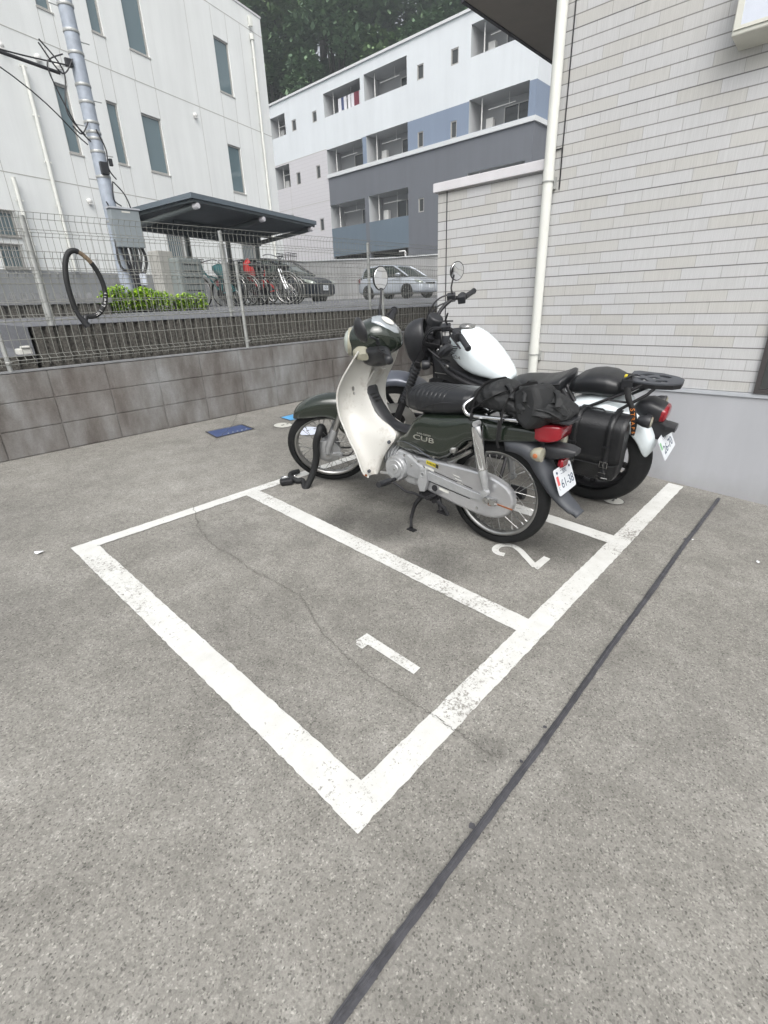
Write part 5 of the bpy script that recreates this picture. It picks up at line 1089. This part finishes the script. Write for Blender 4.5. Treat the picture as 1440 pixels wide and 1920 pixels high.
# bag tied on the rack
def crease(b, amp, sc, seed):
    out = []
    for v in b.v:
        q = Vector(v)*sc+Vector((seed, seed*2, 0)); q += Vector(noise.noise_vector(q*.6))*1.2; r_ = 1-abs(noise.noise(Vector((q.x*1.2, q.y*.7, q.z*1.5))))*3
        c = Vector((v[0], 0, .75)); d = (Vector(v)-c).normalized(); out.append(tuple(Vector(v)+d*amp*(r_-.3)))
    b.v = out; return b
def crumple(b, amp, sc, seed): b.v = [tuple(Vector(v)+Vector(noise.noise_vector((Vector(v)+Vector((seed, 0, 0)))*sc))*amp+Vector(noise.noise_vector(Vector(v)*sc*3))*amp*.45) for v in b.v]; return b
bag = thing('cargo_bag', 'crumpled black nylon bag strapped on the rear rack of the green moped', 'bag', mx=CM)
st = interp([(.165, .725, .745, .03), (.155, .712, .79, .08), (.11, .705, .825, .115), (.03, .703, .842, .132), (-.04, .705, .815, .135), (-.09, .705, .775, .13), (-.13, .71, .74, .10)], 8)
crease(crumple(xloft(interp(st, 2), 2.4, 90), .008, 8, 3), .004, 14, 3).build('main_bundle', 'cloth', bag, smooth=180)
st = interp([(-.02, .705, .74, .07), (-.06, .70, .79, .12), (-.12, .695, .808, .14), (-.18, .70, .812, .145), (-.24, .70, .79, .135), (-.28, .708, .765, .11), (-.305, .72, .745, .06)], 8)
crease(crumple(xloft(interp(st, 2), 2.3, 100), .014, 10, 11), .010, 13, 7).build('rear_bundle', 'cloth', bag, smooth=180)
b = MB(); P0 = [(-.06, .12, .815), (-.11, .135, .85), (-.17, .14, .865), (-.20, .15, .80), (-.205, .155, .72), (-.16, .155, .665), (-.10, .15, .70)]
b.loft([[Vector(p)*1 for p in P0], [Vector(p)+Vector((-.05, -.10, .0)) for p in P0]]); crumple(b, .01, 20, 2).build('folded_flap', 'cloth', bag, bevel=.02, smooth=60)
b = MB()
for i in range(7):
    a = random.Random(i); y = a.uniform(-.10, .12); x = -.02-i*.035; b.tube(spline([(x+.03, y-.05, .80), (x, y-.02, .825+a.uniform(0, .012)), (x-.035, y+.02, .818), (x-.05, y+.05, .79)], 6), .012, 8, flat=.5)
crumple(b, .008, 25, 5).build('fold', 'cloth', bag, smooth=60)
b = MB()
for (x, a_) in ((-.04, .0), (.115, .02)):
    pts = spline([(x, .142, .60 if x < 0 else .66), (x, .144, .70), (x-.01, .137, .77), (x-.03, .09, .83), (x-.05, 0, .838), (x-.04, -.09, .82), (x-.02, -.14, .74), (x, -.14, .66)], 6); b.tube(pts, .011, 8, flat=.22)
pts = spline([(.13, .135, .70), (.08, .14, .745), (.0, .13, .80), (-.10, .05, .84), (-.2, -.05, .84)], 6); b.tube(pts, .010, 8, flat=.25)
b.tube(spline([(-.03, .143, .69), (-.028, .140, .60), (-.03, .12, .555)], 4), .006, 6)
b.build('strap', 'strap', bag, smooth=60)

# chain lock through the front wheel
S2 = bike_mx(2.041, 2.400, 134, 15)
lk = thing('chain_lock', 'black sleeved chain lock looped through the moped front wheel', 'lock', S2 @ Vector((.18, .09, .01)))
inv = Matrix.Translation(-(S2 @ Vector((.18, .09, .01))))
pts = spline([(.03, -.10, .25), (.035, -.05, .37), (.042, .02, .435), (.05, .055, .42), (.073, .060, .346), (.079, .062, .237), (.102, .075, .14), (.130, .09, .075), (.155, .11, .030)], 6)
b = MB(); b.tube([S2 @ p for p in pts], [.0225]*len(pts), 14); b.xf(inv).build('sleeve', 'cloth', lk, smooth=60)
gpt = lambda x, y, h: gp(x, y, h)
pts = spline([S2 @ Vector((.150, .105, .040)), S2 @ Vector((.165, .115, .024)), gpt(1.88, 2.50, .024), gpt(1.855, 2.52, .024), gpt(1.85, 2.58, .026), gpt(1.89, 2.64, .03), gpt(1.96, 2.64, .03)], 7)
b = MB(); b.tube(pts[2:], .017, 12); b.xf(inv).build('sleeve', 'cloth', lk, smooth=60)
PC = g_ = gp(1.795, 2.565, .022); b = MB(); pr = Matrix.Rotation(R(-25), 3, 'Z'); b.box(PC, (.085, .055, .042), pr); pdl = b.xf(inv).build('padlock', 'blackm', lk, bevel=.012)
b = MB(); b.tube(spline([PC+pr @ Vector((-.022, .02, .006)), PC+pr @ Vector((-.024, .062, .008)), PC+pr @ Vector((0, .078, .009)), PC+pr @ Vector((.024, .062, .008)), PC+pr @ Vector((.022, .02, .006))], 6), .0065, 8); b.xf(inv).build('shackle', 'chrome', pdl, smooth=60)
b = MB()
for i in range(4): p = PC+pr @ Vector((.01+i*.022, .07+.008*(i % 2), .0+.004)); b.tube([p+Vector((.013*math.cos(a), .009*math.sin(a), .004*math.sin(a+i))) for a in [q*math.pi/5 for q in range(10)]], .004, 6, closed=True)
b.xf(inv).build('chain_link', 'chrome', lk, smooth=60)

# cable lock hanging on the near fence
P_ = [(1.345, 1.300), (1.335, 1.40), (1.335, 1.50), (1.352, 1.60), (1.385, 1.668), (1.430, 1.692), (1.478, 1.672), (1.525, 1.625), (1.560, 1.56), (1.580, 1.49), (1.583, 1.41), (1.560, 1.335), (1.510, 1.275), (1.455, 1.252), (1.405, 1.255)]
PL = [Vector((x, 4.315-.012*math.sin(i*.4), z)) for i, (x, z) in enumerate(P_)]
t = thing('cable_lock', 'thick black sleeved cable lock with white lettering hung on the wire fence', 'lock', PL[0])
sp = spline(PL, 7); k1 = 26
b = MB(); b.tube([p-PL[0] for p in sp[:40]], .0185, 14); b.build('sleeve', 'cloth', t, smooth=60)
b = MB(); b.tube([p-PL[0] for p in sp[38:54]], .0155, 12); b.build('inner_sleeve', 'brown', t, smooth=60)
b = MB(); b.tube([p-PL[0] for p in sp[50:]], .0172, 14); b.build('sleeve', 'cloth', t, smooth=60)
b = MB(); b.tube([sp[0]-PL[0], Vector((1.362, 4.315, 1.25))-PL[0], Vector((1.385, 4.315, 1.215))-PL[0]], [.015, .018, .024], 12); b.tube([sp[-1]-PL[0], Vector((1.385, 4.315, 1.215))-PL[0]], .019, 12); b.tube([Vector((1.37, 4.315, 1.24))-PL[0], Vector((1.40, 4.315, 1.185))-PL[0]], [.020, .026], 14); b.build('lock_barrel', 'blackp', t, smooth=50)
for i, chx in enumerate('Wil Lewis'):
    if chx == ' ': continue
    q = sp[86-2*i]; d = (sp[84-2*i]-q).normalized()
    n_ = Vector((-.45, -.89, 0)); o_ = q-PL[0]+n_*.0184
    text('lettering', chx, .030, basis(o_, d, n_.cross(d)), 'printw', t, .0003)

# ======================= white cruiser
RM = bike_mx(3.03, 1.035, 94, 10)
rb_ = thing('cruiser_motorcycle', 'white and black cruiser motorcycle parked next to the tile wall', 'motorcycle', mx=RM)
RS = steer_mx(1.60, 28, 30); RS2 = RS @ Matrix.Translation((.035, 0, -.018))
moto_wheel('rear_wheel', rb_, 0, .318, .072, .215, alloy=True, hub=.07, hubw=.09)
moto_wheel('front_wheel', rb_, 1.49, .318, .06, .215, mx=RS, alloy=True, hub=.06, hubw=.07)
b = MB(); b.lathe([(.07, 0), (.15, 0), (.15, .005), (.07, .005)], (1.49, .085, .318), (0, 1, 0), 36, closed=True); b.build('brake_disc', 'rimst', rb_, smooth=30, mx=RS)
fender('front_fender', 'fend', rb_, 1.49, .318, [(40, .335, .315, .05), (48, .345, .305, .066), (62, .350, .30, .072), (80, .352, .298, .074), (98, .352, .298, .074), (116, .350, .30, .073), (134, .347, .305, .07), (144, .338, .315, .055)], .07, mx=RS)
for s_ in (1, -1):
    b = MB(); b.tube([(1.49, s_*.10, .315), (1.455, s_*.10, .39), (1.40, s_*.10, .50)], .027, 16); b.build('fork_leg', 'blackm', rb_, smooth=50, mx=RS)
    b = MB(); p0, p1 = Vector((1.405, s_*.10, .49)), Vector((1.262, s_*.10, .765)); L0 = (p1-p0).length
    pr = []
    for i in range(23): pr.append((.026+.006*(i % 2), L0*i/22))
    b.lathe(pr, p0, p1-p0, 18); b.build('fork_gaiter', 'blackp', rb_, smooth=30, mx=RS)
    b = MB(); b.tube([p1, (1.15, s_*.10, .97)], .027, 14); b.build('fork_tube', 'blackm', rb_, smooth=50, mx=RS)
b = MB(); b.prism([(1.28, -.13, .79), (1.28, .13, .79), (1.19, .13, .76), (1.19, -.13, .76)], (-.014, 0, .03)); b.prism([(1.205, -.13, .935), (1.205, .13, .935), (1.10, .13, .90), (1.10, -.13, .90)], (-.012, 0, .025)); b.build('triple_clamp', 'blackm', rb_, bevel=.004, mx=RS)
# headlight bucket with visor cowl
rings = []
for (x, zc, hw_, hh) in ((1.325, .872, .07, .085), (1.312, .875, .09, .112), (1.285, .88, .103, .134), (1.245, .888, .108, .146), (1.205, .896, .108, .146), (1.18, .90, .105, .140)): rings.append(sring((x, 0, zc), (0, 1, 0), (.12, 0, 1), hw_, hh, 2.3, 30))
MB().loft(rings, True, False).build('headlight_cowl', 'blackp', rb_, smooth=60, mx=RS, solid=.006)
b = MB(); b.lathe([(.0, .03), (.05, .024), (.078, .006), (.084, -.01), (.084, -.09), (.04, -.13), (0, -.14)], (1.312, 0, .874), (1, 0, -.05), 30); b.build('headlight', 'lensglass', rb_, smooth=60, mx=RS)
b = MB(); b.box((1.13, 0, .93), (.09, .12, .10)); b.box((1.15, .05, .86), (.07, .08, .08)); b.lathe([(.0, .03), (.045, .03), (.052, .02), (.05, -.03), (0, -.04)], (1.12, 0, 1.03), (-.45, 0, .9), 26); b.build('meter_cluster', 'blackp', rb_, bevel=.008, smooth=50, mx=RS)
b = MB(); pts = spline([(.855, .375, 1.045), (.90, .27, 1.062), (.98, .20, 1.085), (1.06, .13, 1.05), (1.085, .07, 1.0), (1.09, 0, .99), (1.085, -.07, 1.0), (1.06, -.13, 1.05), (.98, -.20, 1.085), (.90, -.27, 1.062), (.855, -.375, 1.045)], 7); b.tube(pts, .0125, 10)
b.tube([(1.085, .05, .95), (1.085, .05, 1.0)], .018, 8); b.tube([(1.085, -.05, .95), (1.085, -.05, 1.0)], .018, 8); b.build('handlebar', 'blackm', rb_, smooth=60, mx=RS2)
for s_ in (1, -1):
    b = MB(); b.tube([(.905, s_*.262, 1.062), (.853, s_*.38, 1.044)], .0175, 14); b.lathe([(0, .01), (.017, .009), (.0195, 0), (.0195, -.006)], (.853, s_*.38, 1.044), (-.4, s_, -.14), 14); b.build('grip', 'blackp', rb_, smooth=50, mx=RS2)
    b = MB(); b.box((.925, s_*.232, 1.066), (.05, .05, .05)); b.lathe([(.022, 0), (.030, .01), (.030, .05)], (.935, s_*.235, 1.062), (-.3, s_*.8, 0), 14); b.box((.99, s_*.21, 1.10), (.055, .05, .035)); b.build('switch_box', 'blackp', rb_, bevel=.005, mx=RS2)
    b = MB(); b.tube(spline([(.97, s_*.20, 1.07), (.96, s_*.26, 1.065), (.90, s_*.36, 1.035)], 5), .006, 7, flat=.6); b.build('lever', 'blackm', rb_, smooth=50, mx=RS2)
    b = MB(); b.tube(spline([(.975, s_*.205, 1.09), (.985, s_*.215, 1.135), (.985, s_*.235, 1.16), (.965, s_*.27, 1.215)], 5), .0055, 8); b.build('mirror_stem', 'blackm', rb_, smooth=50, mx=RS2)
    c = Vector((.95, s_*.298, 1.225)) if s_ < 0 else Vector((1.03, .30, .985)); ax = Vector((-.70, .71, .12)) if s_ < 0 else Vector((-.6, .3, -.7)); ax.normalize()
    if s_ < 0:
        b = MB(); b.lathe([(.0, -.022), (.03, -.02), (.05, -.010), (.058, .0), (.058, .006), (.053, .006)], c, ax, 28); mo = b.build('mirror', 'blackp', rb_, smooth=50, mx=RS2)
        b = MB(); b.lathe([(.0, .0078), (.053, .0075), (.054, .0063)], c, ax, 28); b.build('mirror_glass', 'mirror', mo, smooth=40, mx=RS2)
    b = MB(); b.cyl((1.17, s_*.115, .83), (1.17, s_*.16, .825), .009, 8); b.lathe([(.0, -.03), (.022, -.026), (.031, -.005), (.032, .02), (.029, .026), (0, .028)], (1.185, s_*.185, .823), (1, 0, 0), 18); b.build('front_indicator', 'blackp', rb_, smooth=50, mx=RS)
    b = MB(); b.lathe([(0, .008), (.02, .006), (.028, 0)], (1.212, s_*.185, .823), (1, 0, 0), 18); b.build('indicator_lens', 'clear', rb_, smooth=50, mx=RS)
b = MB(); b.lathe([(0, .02), (.045, .018), (.055, 0), (.045, -.02), (0, -.024)], (1.0, .29, .99), (-.5, .5, -.6), 22); b.tube([(.97, .24, 1.06), (1.0, .28, 1.01)], .006, 6); b.build('mirror', 'blackp', rb_, smooth=50, mx=RS2)
b = MB(); b.box((1.02, .12, .92), (.10, .09, .08)); b.lathe([(0, .03), (.03, .028), (.036, 0)], (.97, .10, .90), (-.8, .4, 0), 16); b.build('horn_and_key_block', 'blackp', rb_, bevel=.01, mx=RS)
b = MB()
for i, (y0, z0) in enumerate(((.12, 1.02), (.15, 1.05), (.05, .96), (-.12, 1.03), (-.15, 1.06), (.02, 1.0))):
    b.tube(spline([(1.0, y0*1.6, z0+.03), (1.12, y0*1.2, z0+.02), (1.20, y0, z0-.10), (1.18, y0*.7, z0-.22), (1.10, y0*.4, z0-.30)], 6), .0055, 6)
b.tube(spline([(1.17, .12, .90), (1.10, .17, .86), (1.04, .16, .82), (.99, .12, .74)], 6), .0055, 6); split_build(b, 'cables', 'black', rb_, smooth=60, mx=RS)
b = MB(); b.lathe([(0, .006), (.013, .004), (.015, 0)], (1.105, .13, .885), (0, 1, 0), 12); b.lathe([(0, .006), (.012, .004), (.014, 0)], (1.06, .15, .90), (0, 1, .3), 12); split_build(b, 'bar_bolt', 'chrome', rb_, smooth=50, mx=RS)
# tank
tk = [(1.005, .89, .925, .03), (.995, .872, .95, .06), (.97, .84, .975, .092), (.93, .805, .992, .122), (.88, .772, .999, .143), (.83, .750, .990, .153), (.78, .733, .965, .155), (.73, .724, .928, .148), (.68, .718, .882, .135), (.63, .708, .828, .115), (.59, .70, .782, .092), (.566, .695, .748, .068), (.556, .70, .728, .04)]
rings = []
for (x, zl, zh, h) in interp(tk, 3):
    c = (zl+zh)/2; hh = (zh-zl)/2; ring = []
    for q in range(36):
        a = 2*math.pi*q/36; ca, sa_ = math.cos(a), math.sin(a)
        p = 2.5 if sa_ > 0 else 5.0; yy = math.copysign(abs(ca)**(2/p), ca)*h; z_ = math.copysign(abs(sa_)**(2/p), sa_)*hh
        yy *= 1-.16*(z_/hh if hh else 0)*(1 if z_ > 0 else -.15)
        ring.append((x, yy, c-.012*0+z_))
    rings.append(ring)
tank = MB().loft(rings).build('fuel_tank', 'tankw', rb_, smooth=70)
b = MB(); b.lathe([(.0, .010), (.024, .010), (.030, .005), (.042, .007), (.050, .003), (.052, -.02)], (.890, 0, .999), (-.08, 0, 1), 30); b.build('fuel_cap', 'rimst', tank, smooth=35)
lm = basis((.905, .1545, .868), (-1, .0, -.12), (-.05, -.18, 1))
text('tank_lettering', 'HONDA', .026, lm @ Matrix.Translation((0, -.016, .002)), 'black', tank, .0004, 1.25)
b = MB()
for i in range(5):
    L_ = .065-.009*i; z = .048-.011*i; b.prism([lm @ Vector(p) for p in ((-.03+.004*i, z-.006, .0025), (-.03+.004*i+L_, z+.004, .0025), (-.03+.004*i+L_*.9, z-.002, .0025), (-.02+.004*i, z-.012, .0025))], lm.to_3x3() @ Vector((0, 0, .0006)))
b.build('wing_emblem', 'black', tank)
# frame, engine
b = MB()
for s_ in (1, -1):
    b.tube(spline([(1.10, s_*.03, .90), (1.04, s_*.10, .80), (.95, s_*.135, .735), (.80, s_*.145, .685), (.65, s_*.14, .655), (.50, s_*.13, .60), (.30, s_*.12, .53)], 6), .019, 10)
    b.tube(spline([(1.12, s_*.03, .82), (1.08, s_*.09, .60), (1.0, s_*.11, .35), (.90, s_*.11, .22), (.55, s_*.11, .20), (.42, s_*.12, .30), (.40, s_*.13, .52)], 6), .017, 10)
    b.tube([(.36, s_*.12, .36), (0, s_*.115, .318)], .022, 10); b.tube([(.20, s_*.13, .62), (.02, s_*.13, .36)], .03, 10)
    b.tube([(.55, s_*.13, .60), (.20, s_*.13, .585), (-.02, s_*.12, .57)], .013, 8)
b.build('frame', 'blackm', rb_, smooth=60)
b = MB(); b.prism([(1.09, -.13, .86), (1.02, -.13, .80), (.80, -.13, .72), (.60, -.13, .68), (.52, -.13, .62), (.62, -.13, .60), (1.05, -.13, .69)], (0, .26, 0)); b.build('tank_side_cover', 'blackp', rb_, bevel=.01)
b = MB(); b.prism([(.60, -.13, .24), (.60, -.13, .50), (.72, -.13, .58), (.84, -.13, .55), (.95, -.13, .42), (.93, -.13, .24)], (0, .26, 0)); b.prism([(.70, -.07, .5), (.78, -.07, .66), (.90, -.07, .64), (.92, -.07, .45)], (0, .14, 0))
for i in range(6): b.box((.83+i*.006, 0, .48+i*.022), (.17, .19, .008))
b.build('engine', 'blackm', rb_, bevel=.015)
b = MB(); b.lathe([(0, .04), (.06, .036), (.09, .02), (.095, 0)], (.70, .13, .36), (0, 1, 0), 30); b.lathe([(0, .02), (.04, .02), (.045, 0)], (.86, .13, .34), (0, 1, 0), 24); b.build('engine_cover', 'blackm', rb_, smooth=40)
b = MB(); b.box((1.065, 0, .52), (.04, .26, .28)); b.build('radiator', 'blackm', rb_, bevel=.008)
b = MB(); b.beam((1.05, .143, .725), (.90, .146, .726), .005, .004); b.build('trim_line', 'rimst', rb_)
b = MB(); b.lathe([(0, .006), (.009, .006), (.013, 0)], (.962, .135, .772), (0, 1, 0), 14); b.build('cover_bolt', 'rimst', rb_, smooth=40)
# seats
tab = [(.565, .655, .700, .05), (.54, .650, .72, .08), (.48, .645, .733, .115), (.42, .645, .736, .135), (.36, .65, .738, .145), (.30, .66, .752, .15), (.25, .68, .775, .148), (.215, .70, .795, .135), (.195, .73, .798, .10), (.185, .76, .79, .05)]
xloft(interp(tab, 4), 3.2, 32).build('rider_seat', 'vinyl', rb_, smooth=60)
st = [(.185, .725, .745, .05), (.175, .70, .765, .085), (.14, .695, .795, .108), (.09, .70, .818, .118), (.03, .705, .828, .122), (-.03, .708, .825, .12), (-.085, .712, .806, .105), (-.115, .722, .785, .08), (-.125, .74, .765, .04)]
xloft(interp(st, 4), 3.0, 32).build('passenger_seat', 'vinyl', rb_, smooth=60)
b = MB(); b.tube([(.21, .10, .72), (.155, .11, .66)], .014, 8); b.tube([(.21, .06, .75), (.13, .10, .66)], .012, 8); b.build('seat_strut', 'blackm', rb_)
b = MB()
for x, y in ((1.02, -.10), (.93, .06), (1.06, .10)): b.box((x, y, .62), (.10, .06, .09))
b.tube(spline([(1.03, .14, .62), (.95, .15, .52), (.98, .15, .42)], 5), .012, 7); split_build(b, 'engine_fitting', 'blackm', rb_)
# rear fender
fender('rear_fender', 'tankw', rb_, -.0, .318, [(168, .30, .29, .05), (160, .345, .28, .08), (148, .368, .285, .092), (134, .378, .29, .112), (118, .388, .295, .128), (100, .396, .30, .134), (82, .396, .30, .134), (64, .385, .30, .126), (48, .366, .30, .11), (36, .35, .30, .09)], .09)
b = xloft([(-.17, .595, .66, .05), (-.20, .585, .70, .068), (-.25, .588, .71, .072), (-.30, .596, .692, .07), (-.325, .61, .68, .062)], 3.5, 24); b.build('tail_housing', 'blackp', rb_, smooth=50)
b = xloft([(-.312, .595, .682, .065), (-.333, .60, .675, .066), (-.342, .615, .665, .055)], 4, 24); b.build('tail_lamp', 'red', rb_, smooth=50)
b = MB(); b.prism([(-.235, -.035, .60), (-.30, -.035, .60), (-.375, -.035, .572), (-.385, -.035, .55), (-.33, -.035, .49), (-.30, -.035, .49)], (0, .07, 0)); b.build('plate_bracket', 'blackp', rb_, bevel=.006)
b = xloft([(-.345, .555, .585, .045), (-.395, .545, .578, .04)], 4, 12); b.build('plate_lamp', 'blackp', rb_, smooth=40)
for s_ in (1, -1):
    b = MB(); b.cyl((-.26, s_*.05, .64), (-.262, s_*.13, .638), .010, 8); b.lathe([(.0, -.045), (.020, -.04), (.031, -.01), (.034, .018), (.031, .024), (0, .026)], (-.268, s_*.155, .637), (-1, 0, 0), 18); io = b.build('rear_indicator', 'blackp', rb_, smooth=50)
    b = MB(); b.lathe([(0, .006), (.022, .005), (.030, 0)], (-.2945, s_*.155, .637), (-1, 0, 0), 18); b.build('indicator_lens', 'clear', io, smooth=50)
pn = Vector((-.88, 0, .47)).normalized(); pu = Vector((.47, 0, .88)).normalized(); pc = Vector((-.365, 0, .468)); pm = basis(pc, (0, -1, 0), pu)
b = MB(); pts = []
for (sx, sz, a0) in ((1, 1, 0), (-1, 1, 90), (-1, -1, 180), (1, -1, 270)):
    for q in range(5): a = R(a0+q*22.5); pts.append(Vector((sx*.103+.012*math.cos(a), sz*.0505+.012*math.sin(a), 0)))
b.prism([pm @ p for p in pts], pn*.0025); pl = b.build('number_plate', 'plate', rb_)
pf = lambda u, v: pm @ Matrix.Translation((u, v, .0028))
text('plate_number', '26-70', .066, pf(.004, -.018), 'ink', pl, .0003, 1.1); text('plate_region', '1 千葉 む', .022, pf(0, .038), 'ink', pl, .0003)
b = MB(); b.box((-.098, .018, .0030), (.022, .040, .0006)); b.xf(pm); b.build('plate_sticker', 'greenst', pl)
b = MB(); b.lathe([(0, .006), (.02, .006), (.022, 0)], pc+pu*.075-pn*.01, pn, 14); b.build('rear_reflector', 'red', rb_)
# rack
b = MB(); o_ = [(-.115, .075), (-.14, .088), (-.26, .088), (-.34, .062), (-.372, .03), (-.372, -.03), (-.34, -.062), (-.26, -.088), (-.14, -.088), (-.115, -.075)]
rk = lambda x, y, dz=0: (x, y, .812+.03*(x+.24)*-.2+dz)
holes = [[(-.15, .03), (-.19, .058), (-.225, .058), (-.19, .02)], [(-.15, -.03), (-.19, -.058), (-.225, -.058), (-.19, -.02)], [(-.245, .055), (-.275, .055), (-.31, .04), (-.30, .02), (-.255, .03)], [(-.245, -.055), (-.275, -.055), (-.31, -.04), (-.30, -.02), (-.255, -.03)], [(-.20, .0), (-.235, .016), (-.265, 0), (-.235, -.016)], [(-.13, .018), (-.13, -.018), (-.165, -.014), (-.165, .014)]]
cu = bpy.data.curves.new('rack', 'CURVE'); cu.dimensions = '2D'; cu.fill_mode = 'BOTH'; cu.extrude = .004
for pl_ in [o_]+holes:
    sp_ = cu.splines.new('POLY'); sp_.points.add(len(pl_)-1); sp_.use_cyclic_u = True
    for i, (x, y) in enumerate(pl_): sp_.points[i].co = (x, y, 0, 1)
tmp = bpy.data.objects.new('rack', cu); COL.objects.link(tmp); me = bpy.data.meshes.new_from_object(tmp.evaluated_get(bpy.context.evaluated_depsgraph_get())); bpy.data.objects.remove(tmp)
me.transform(Matrix.Translation((0, 0, .812))); me.materials.clear(); me.materials.append(M['greyp']); ro_ = bpy.data.objects.new('carrier', me); COL.objects.link(ro_); ro_.parent = rb_
b = MB(); b.loft([[(x, y, .812-.002) for x, y in o_], [(x*.985-.004, y*.97, .785) for x, y in o_]], True, False)
b.build('carrier_rim', 'blackm', ro_)
b = MB()
for s_ in (1, -1):
    b.tube([(.05, s_*.143, .655), (-.155, s_*.10, .768), (-.20, s_*.08, .80)], .009, 8); b.tube([(-.115, s_*.140, .662), (-.235, s_*.09, .755), (-.27, s_*.07, .80)], .009, 8); b.tube([(-.06, s_*.130, .712), (-.165, s_*.118, .708)], .006, 6)
b.build('carrier_strut', 'blackm', rb_, smooth=50)
b = MB(); b.lathe([(.02, 0), (.045, .05), (.052, .10), (.052, .50), (.045, .55), (.02, .56)], (.42, -.17, .25), (-1, 0, .12), 22); b.tube(spline([(.95, -.06, .5), (1.03, -.08, .40), (.95, -.13, .25), (.70, -.16, .21), (.42, -.17, .25)], 6), .02, 10); b.build('exhaust', 'blackm', rb_, smooth=40)
b = MB(); b.tube([(.52, .12, .22), (.50, .30, .02)], .012, 8); b.box((.50, .31, .012), (.05, .04, .008)); b.build('side_stand', 'blackm', rb_)
b = MB(); b.prism([(.42, -.10, .64), (.20, -.10, .64), (.10, -.10, .55), (.22, -.10, .42), (.45, -.10, .45)], (0, .20, 0)); b.build('battery_cover', 'blackp', rb_, bevel=.02)

# leather saddlebag on the near side
sb = thing('saddlebag', 'black leather saddlebag with buckled straps hanging on the white motorcycle', 'saddlebag', mx=RM)
def rbox(x0, x1, y0, y1, z0, z1, p=7, n=44):
    rr = []
    for f in (0, .04, .12, .5, .88, .96, 1):
        k_ = 1-.06*(abs(f-.5)*2)**6; rr.append(sring(((x0+x1)/2, y0+(y1-y0)*f, (z0+z1)/2), (1, 0, 0), (0, 0, 1), (x1-x0)/2*k_, (z1-z0)/2*k_, p, n))
    return MB().loft(rr)
rbox(-.205, .085, .150, .285, .300, .640).build('body', 'leather', sb, smooth=50)
fl = [(.150, .652), (.19, .664), (.24, .662), (.280, .645), (.2985, .61), (.3005, .55), (.3005, .47), (.2995, .405)]
b = MB(); th = .006
for x0, x1 in ((-.21, .09),):
    ra = [[(x, y, z) for y, z in fl] for x in (x0, x1)]; rings = []
    for i in range(13):
        f = i/12; x = x0+(x1-x0)*f; cut = .03*(max(0, abs(f-.5)*2-.75)/.25)**2
        rings.append([(x, y, z+(cut*(j/7)**6 if j > 4 else 0)) for j, (y, z) in enumerate(fl)])
    b.loft(rings, False, False)
b.build('flap', 'leather', sb, smooth=60, solid=.006)
b = MB(); b.beam((.085, .148, .640), (-.20, .148, .640), .02, .03); b.tube([(.05, .175, .660), (.03, .18, .676), (-.05, .18, .676), (-.07, .175, .660)], .005, 8); b.build('yoke', 'leather', sb)
for x in (-.135, .045):
    b = MB(); pts = spline([(x, .148, .672), (x, .19, .674), (x, .25, .672), (x, .292, .645), (x, .309, .60), (x, .309, .47), (x, .306, .36), (x, .300, .315)], 5); rings = []
    for p in pts: rings.append([(p.x-.016, p.y, p.z), (p.x+.016, p.y, p.z)])
    b.loft(rings, False, False); so_ = b.build('strap', 'leather', sb, smooth=60, solid=.005)
    b = MB(); z = .42
    for q in ((x-.02, z-.018, x+.02, z-.014), (x-.02, z+.014, x+.02, z+.018), (x-.022, z-.018, x-.018, z+.018), (x+.018, z-.018, x+.022, z+.018)): b.box2((q[0], .312, q[1]), (q[2], .317, q[3]))
    b.box2((x-.002, .312, z-.012), (x+.002, .319, z+.012)); b.box2((x-.02, .310, z-.052), (x+.02, .316, z-.048)); b.tube([(x-.03, .305, .335), (x, .316, .34), (x+.03, .305, .345)], .002, 5); split_build(b, 'buckle', 'chrome', so_)
    b = MB(); b.box2((x-.02, .311, .515), (x+.02, .318, .527)); b.build('strap_keeper', 'leather', so_)
b = MB(); b.tube(spline([(.0875, .301, .43), (.05, .303, .412), (-.06, .303, .410), (-.17, .303, .412), (-.207, .301, .43)], 6), .0025, 5); b.build('piping', 'blackp', sb, smooth=60)
# lettered strap with buckle over the rack
t = thing('tie_down_strap', 'black tie down strap with orange lettering hanging from the motorcycle rack', 'strap', mx=RM)
b = MB(); pts = spline([(-.14, .02, .83), (-.132, .07, .845), (-.13, .10, .835), (-.142, .125, .79), (-.162, .148, .74), (-.192, .156, .69), (-.214, .161, .62), (-.220, .165, .550)], 6); rings = []
for i, p in enumerate(pts):
    h = .017 if i < len(pts)-8 else .017-.0012*(i-len(pts)+8)
    rings.append([(p.x-h, p.y, p.z-.0), (p.x+h, p.y+.0, p.z)])
b.loft(rings, False, False); b.build('webbing', 'strap', t, smooth=60, solid=.003)
b = MB(); b.tube([(-.15, .095, .85), (-.11, .115, .83), (-.115, .12, .78), (-.155, .115, .79)], .008, 6, closed=True); b.box((-.135, .115, .805), (.05, .02, .045)); b.build('buckle', 'blackp', t, bevel=.005)
for i, chx in enumerate('STRAPS'): text('lettering', chx, .032-.002*i, basis((-.193-.0055*i, .1600+.0014*i, .690-.0245*i), (-.2, 0, -1), (-1, 0, .2)), 'orange', t, .0004, 1.15)
b = MB(); b.box((-.118, .098, .842), (.012, .02, .012)); b.build('size_tag', 'yellow', t)
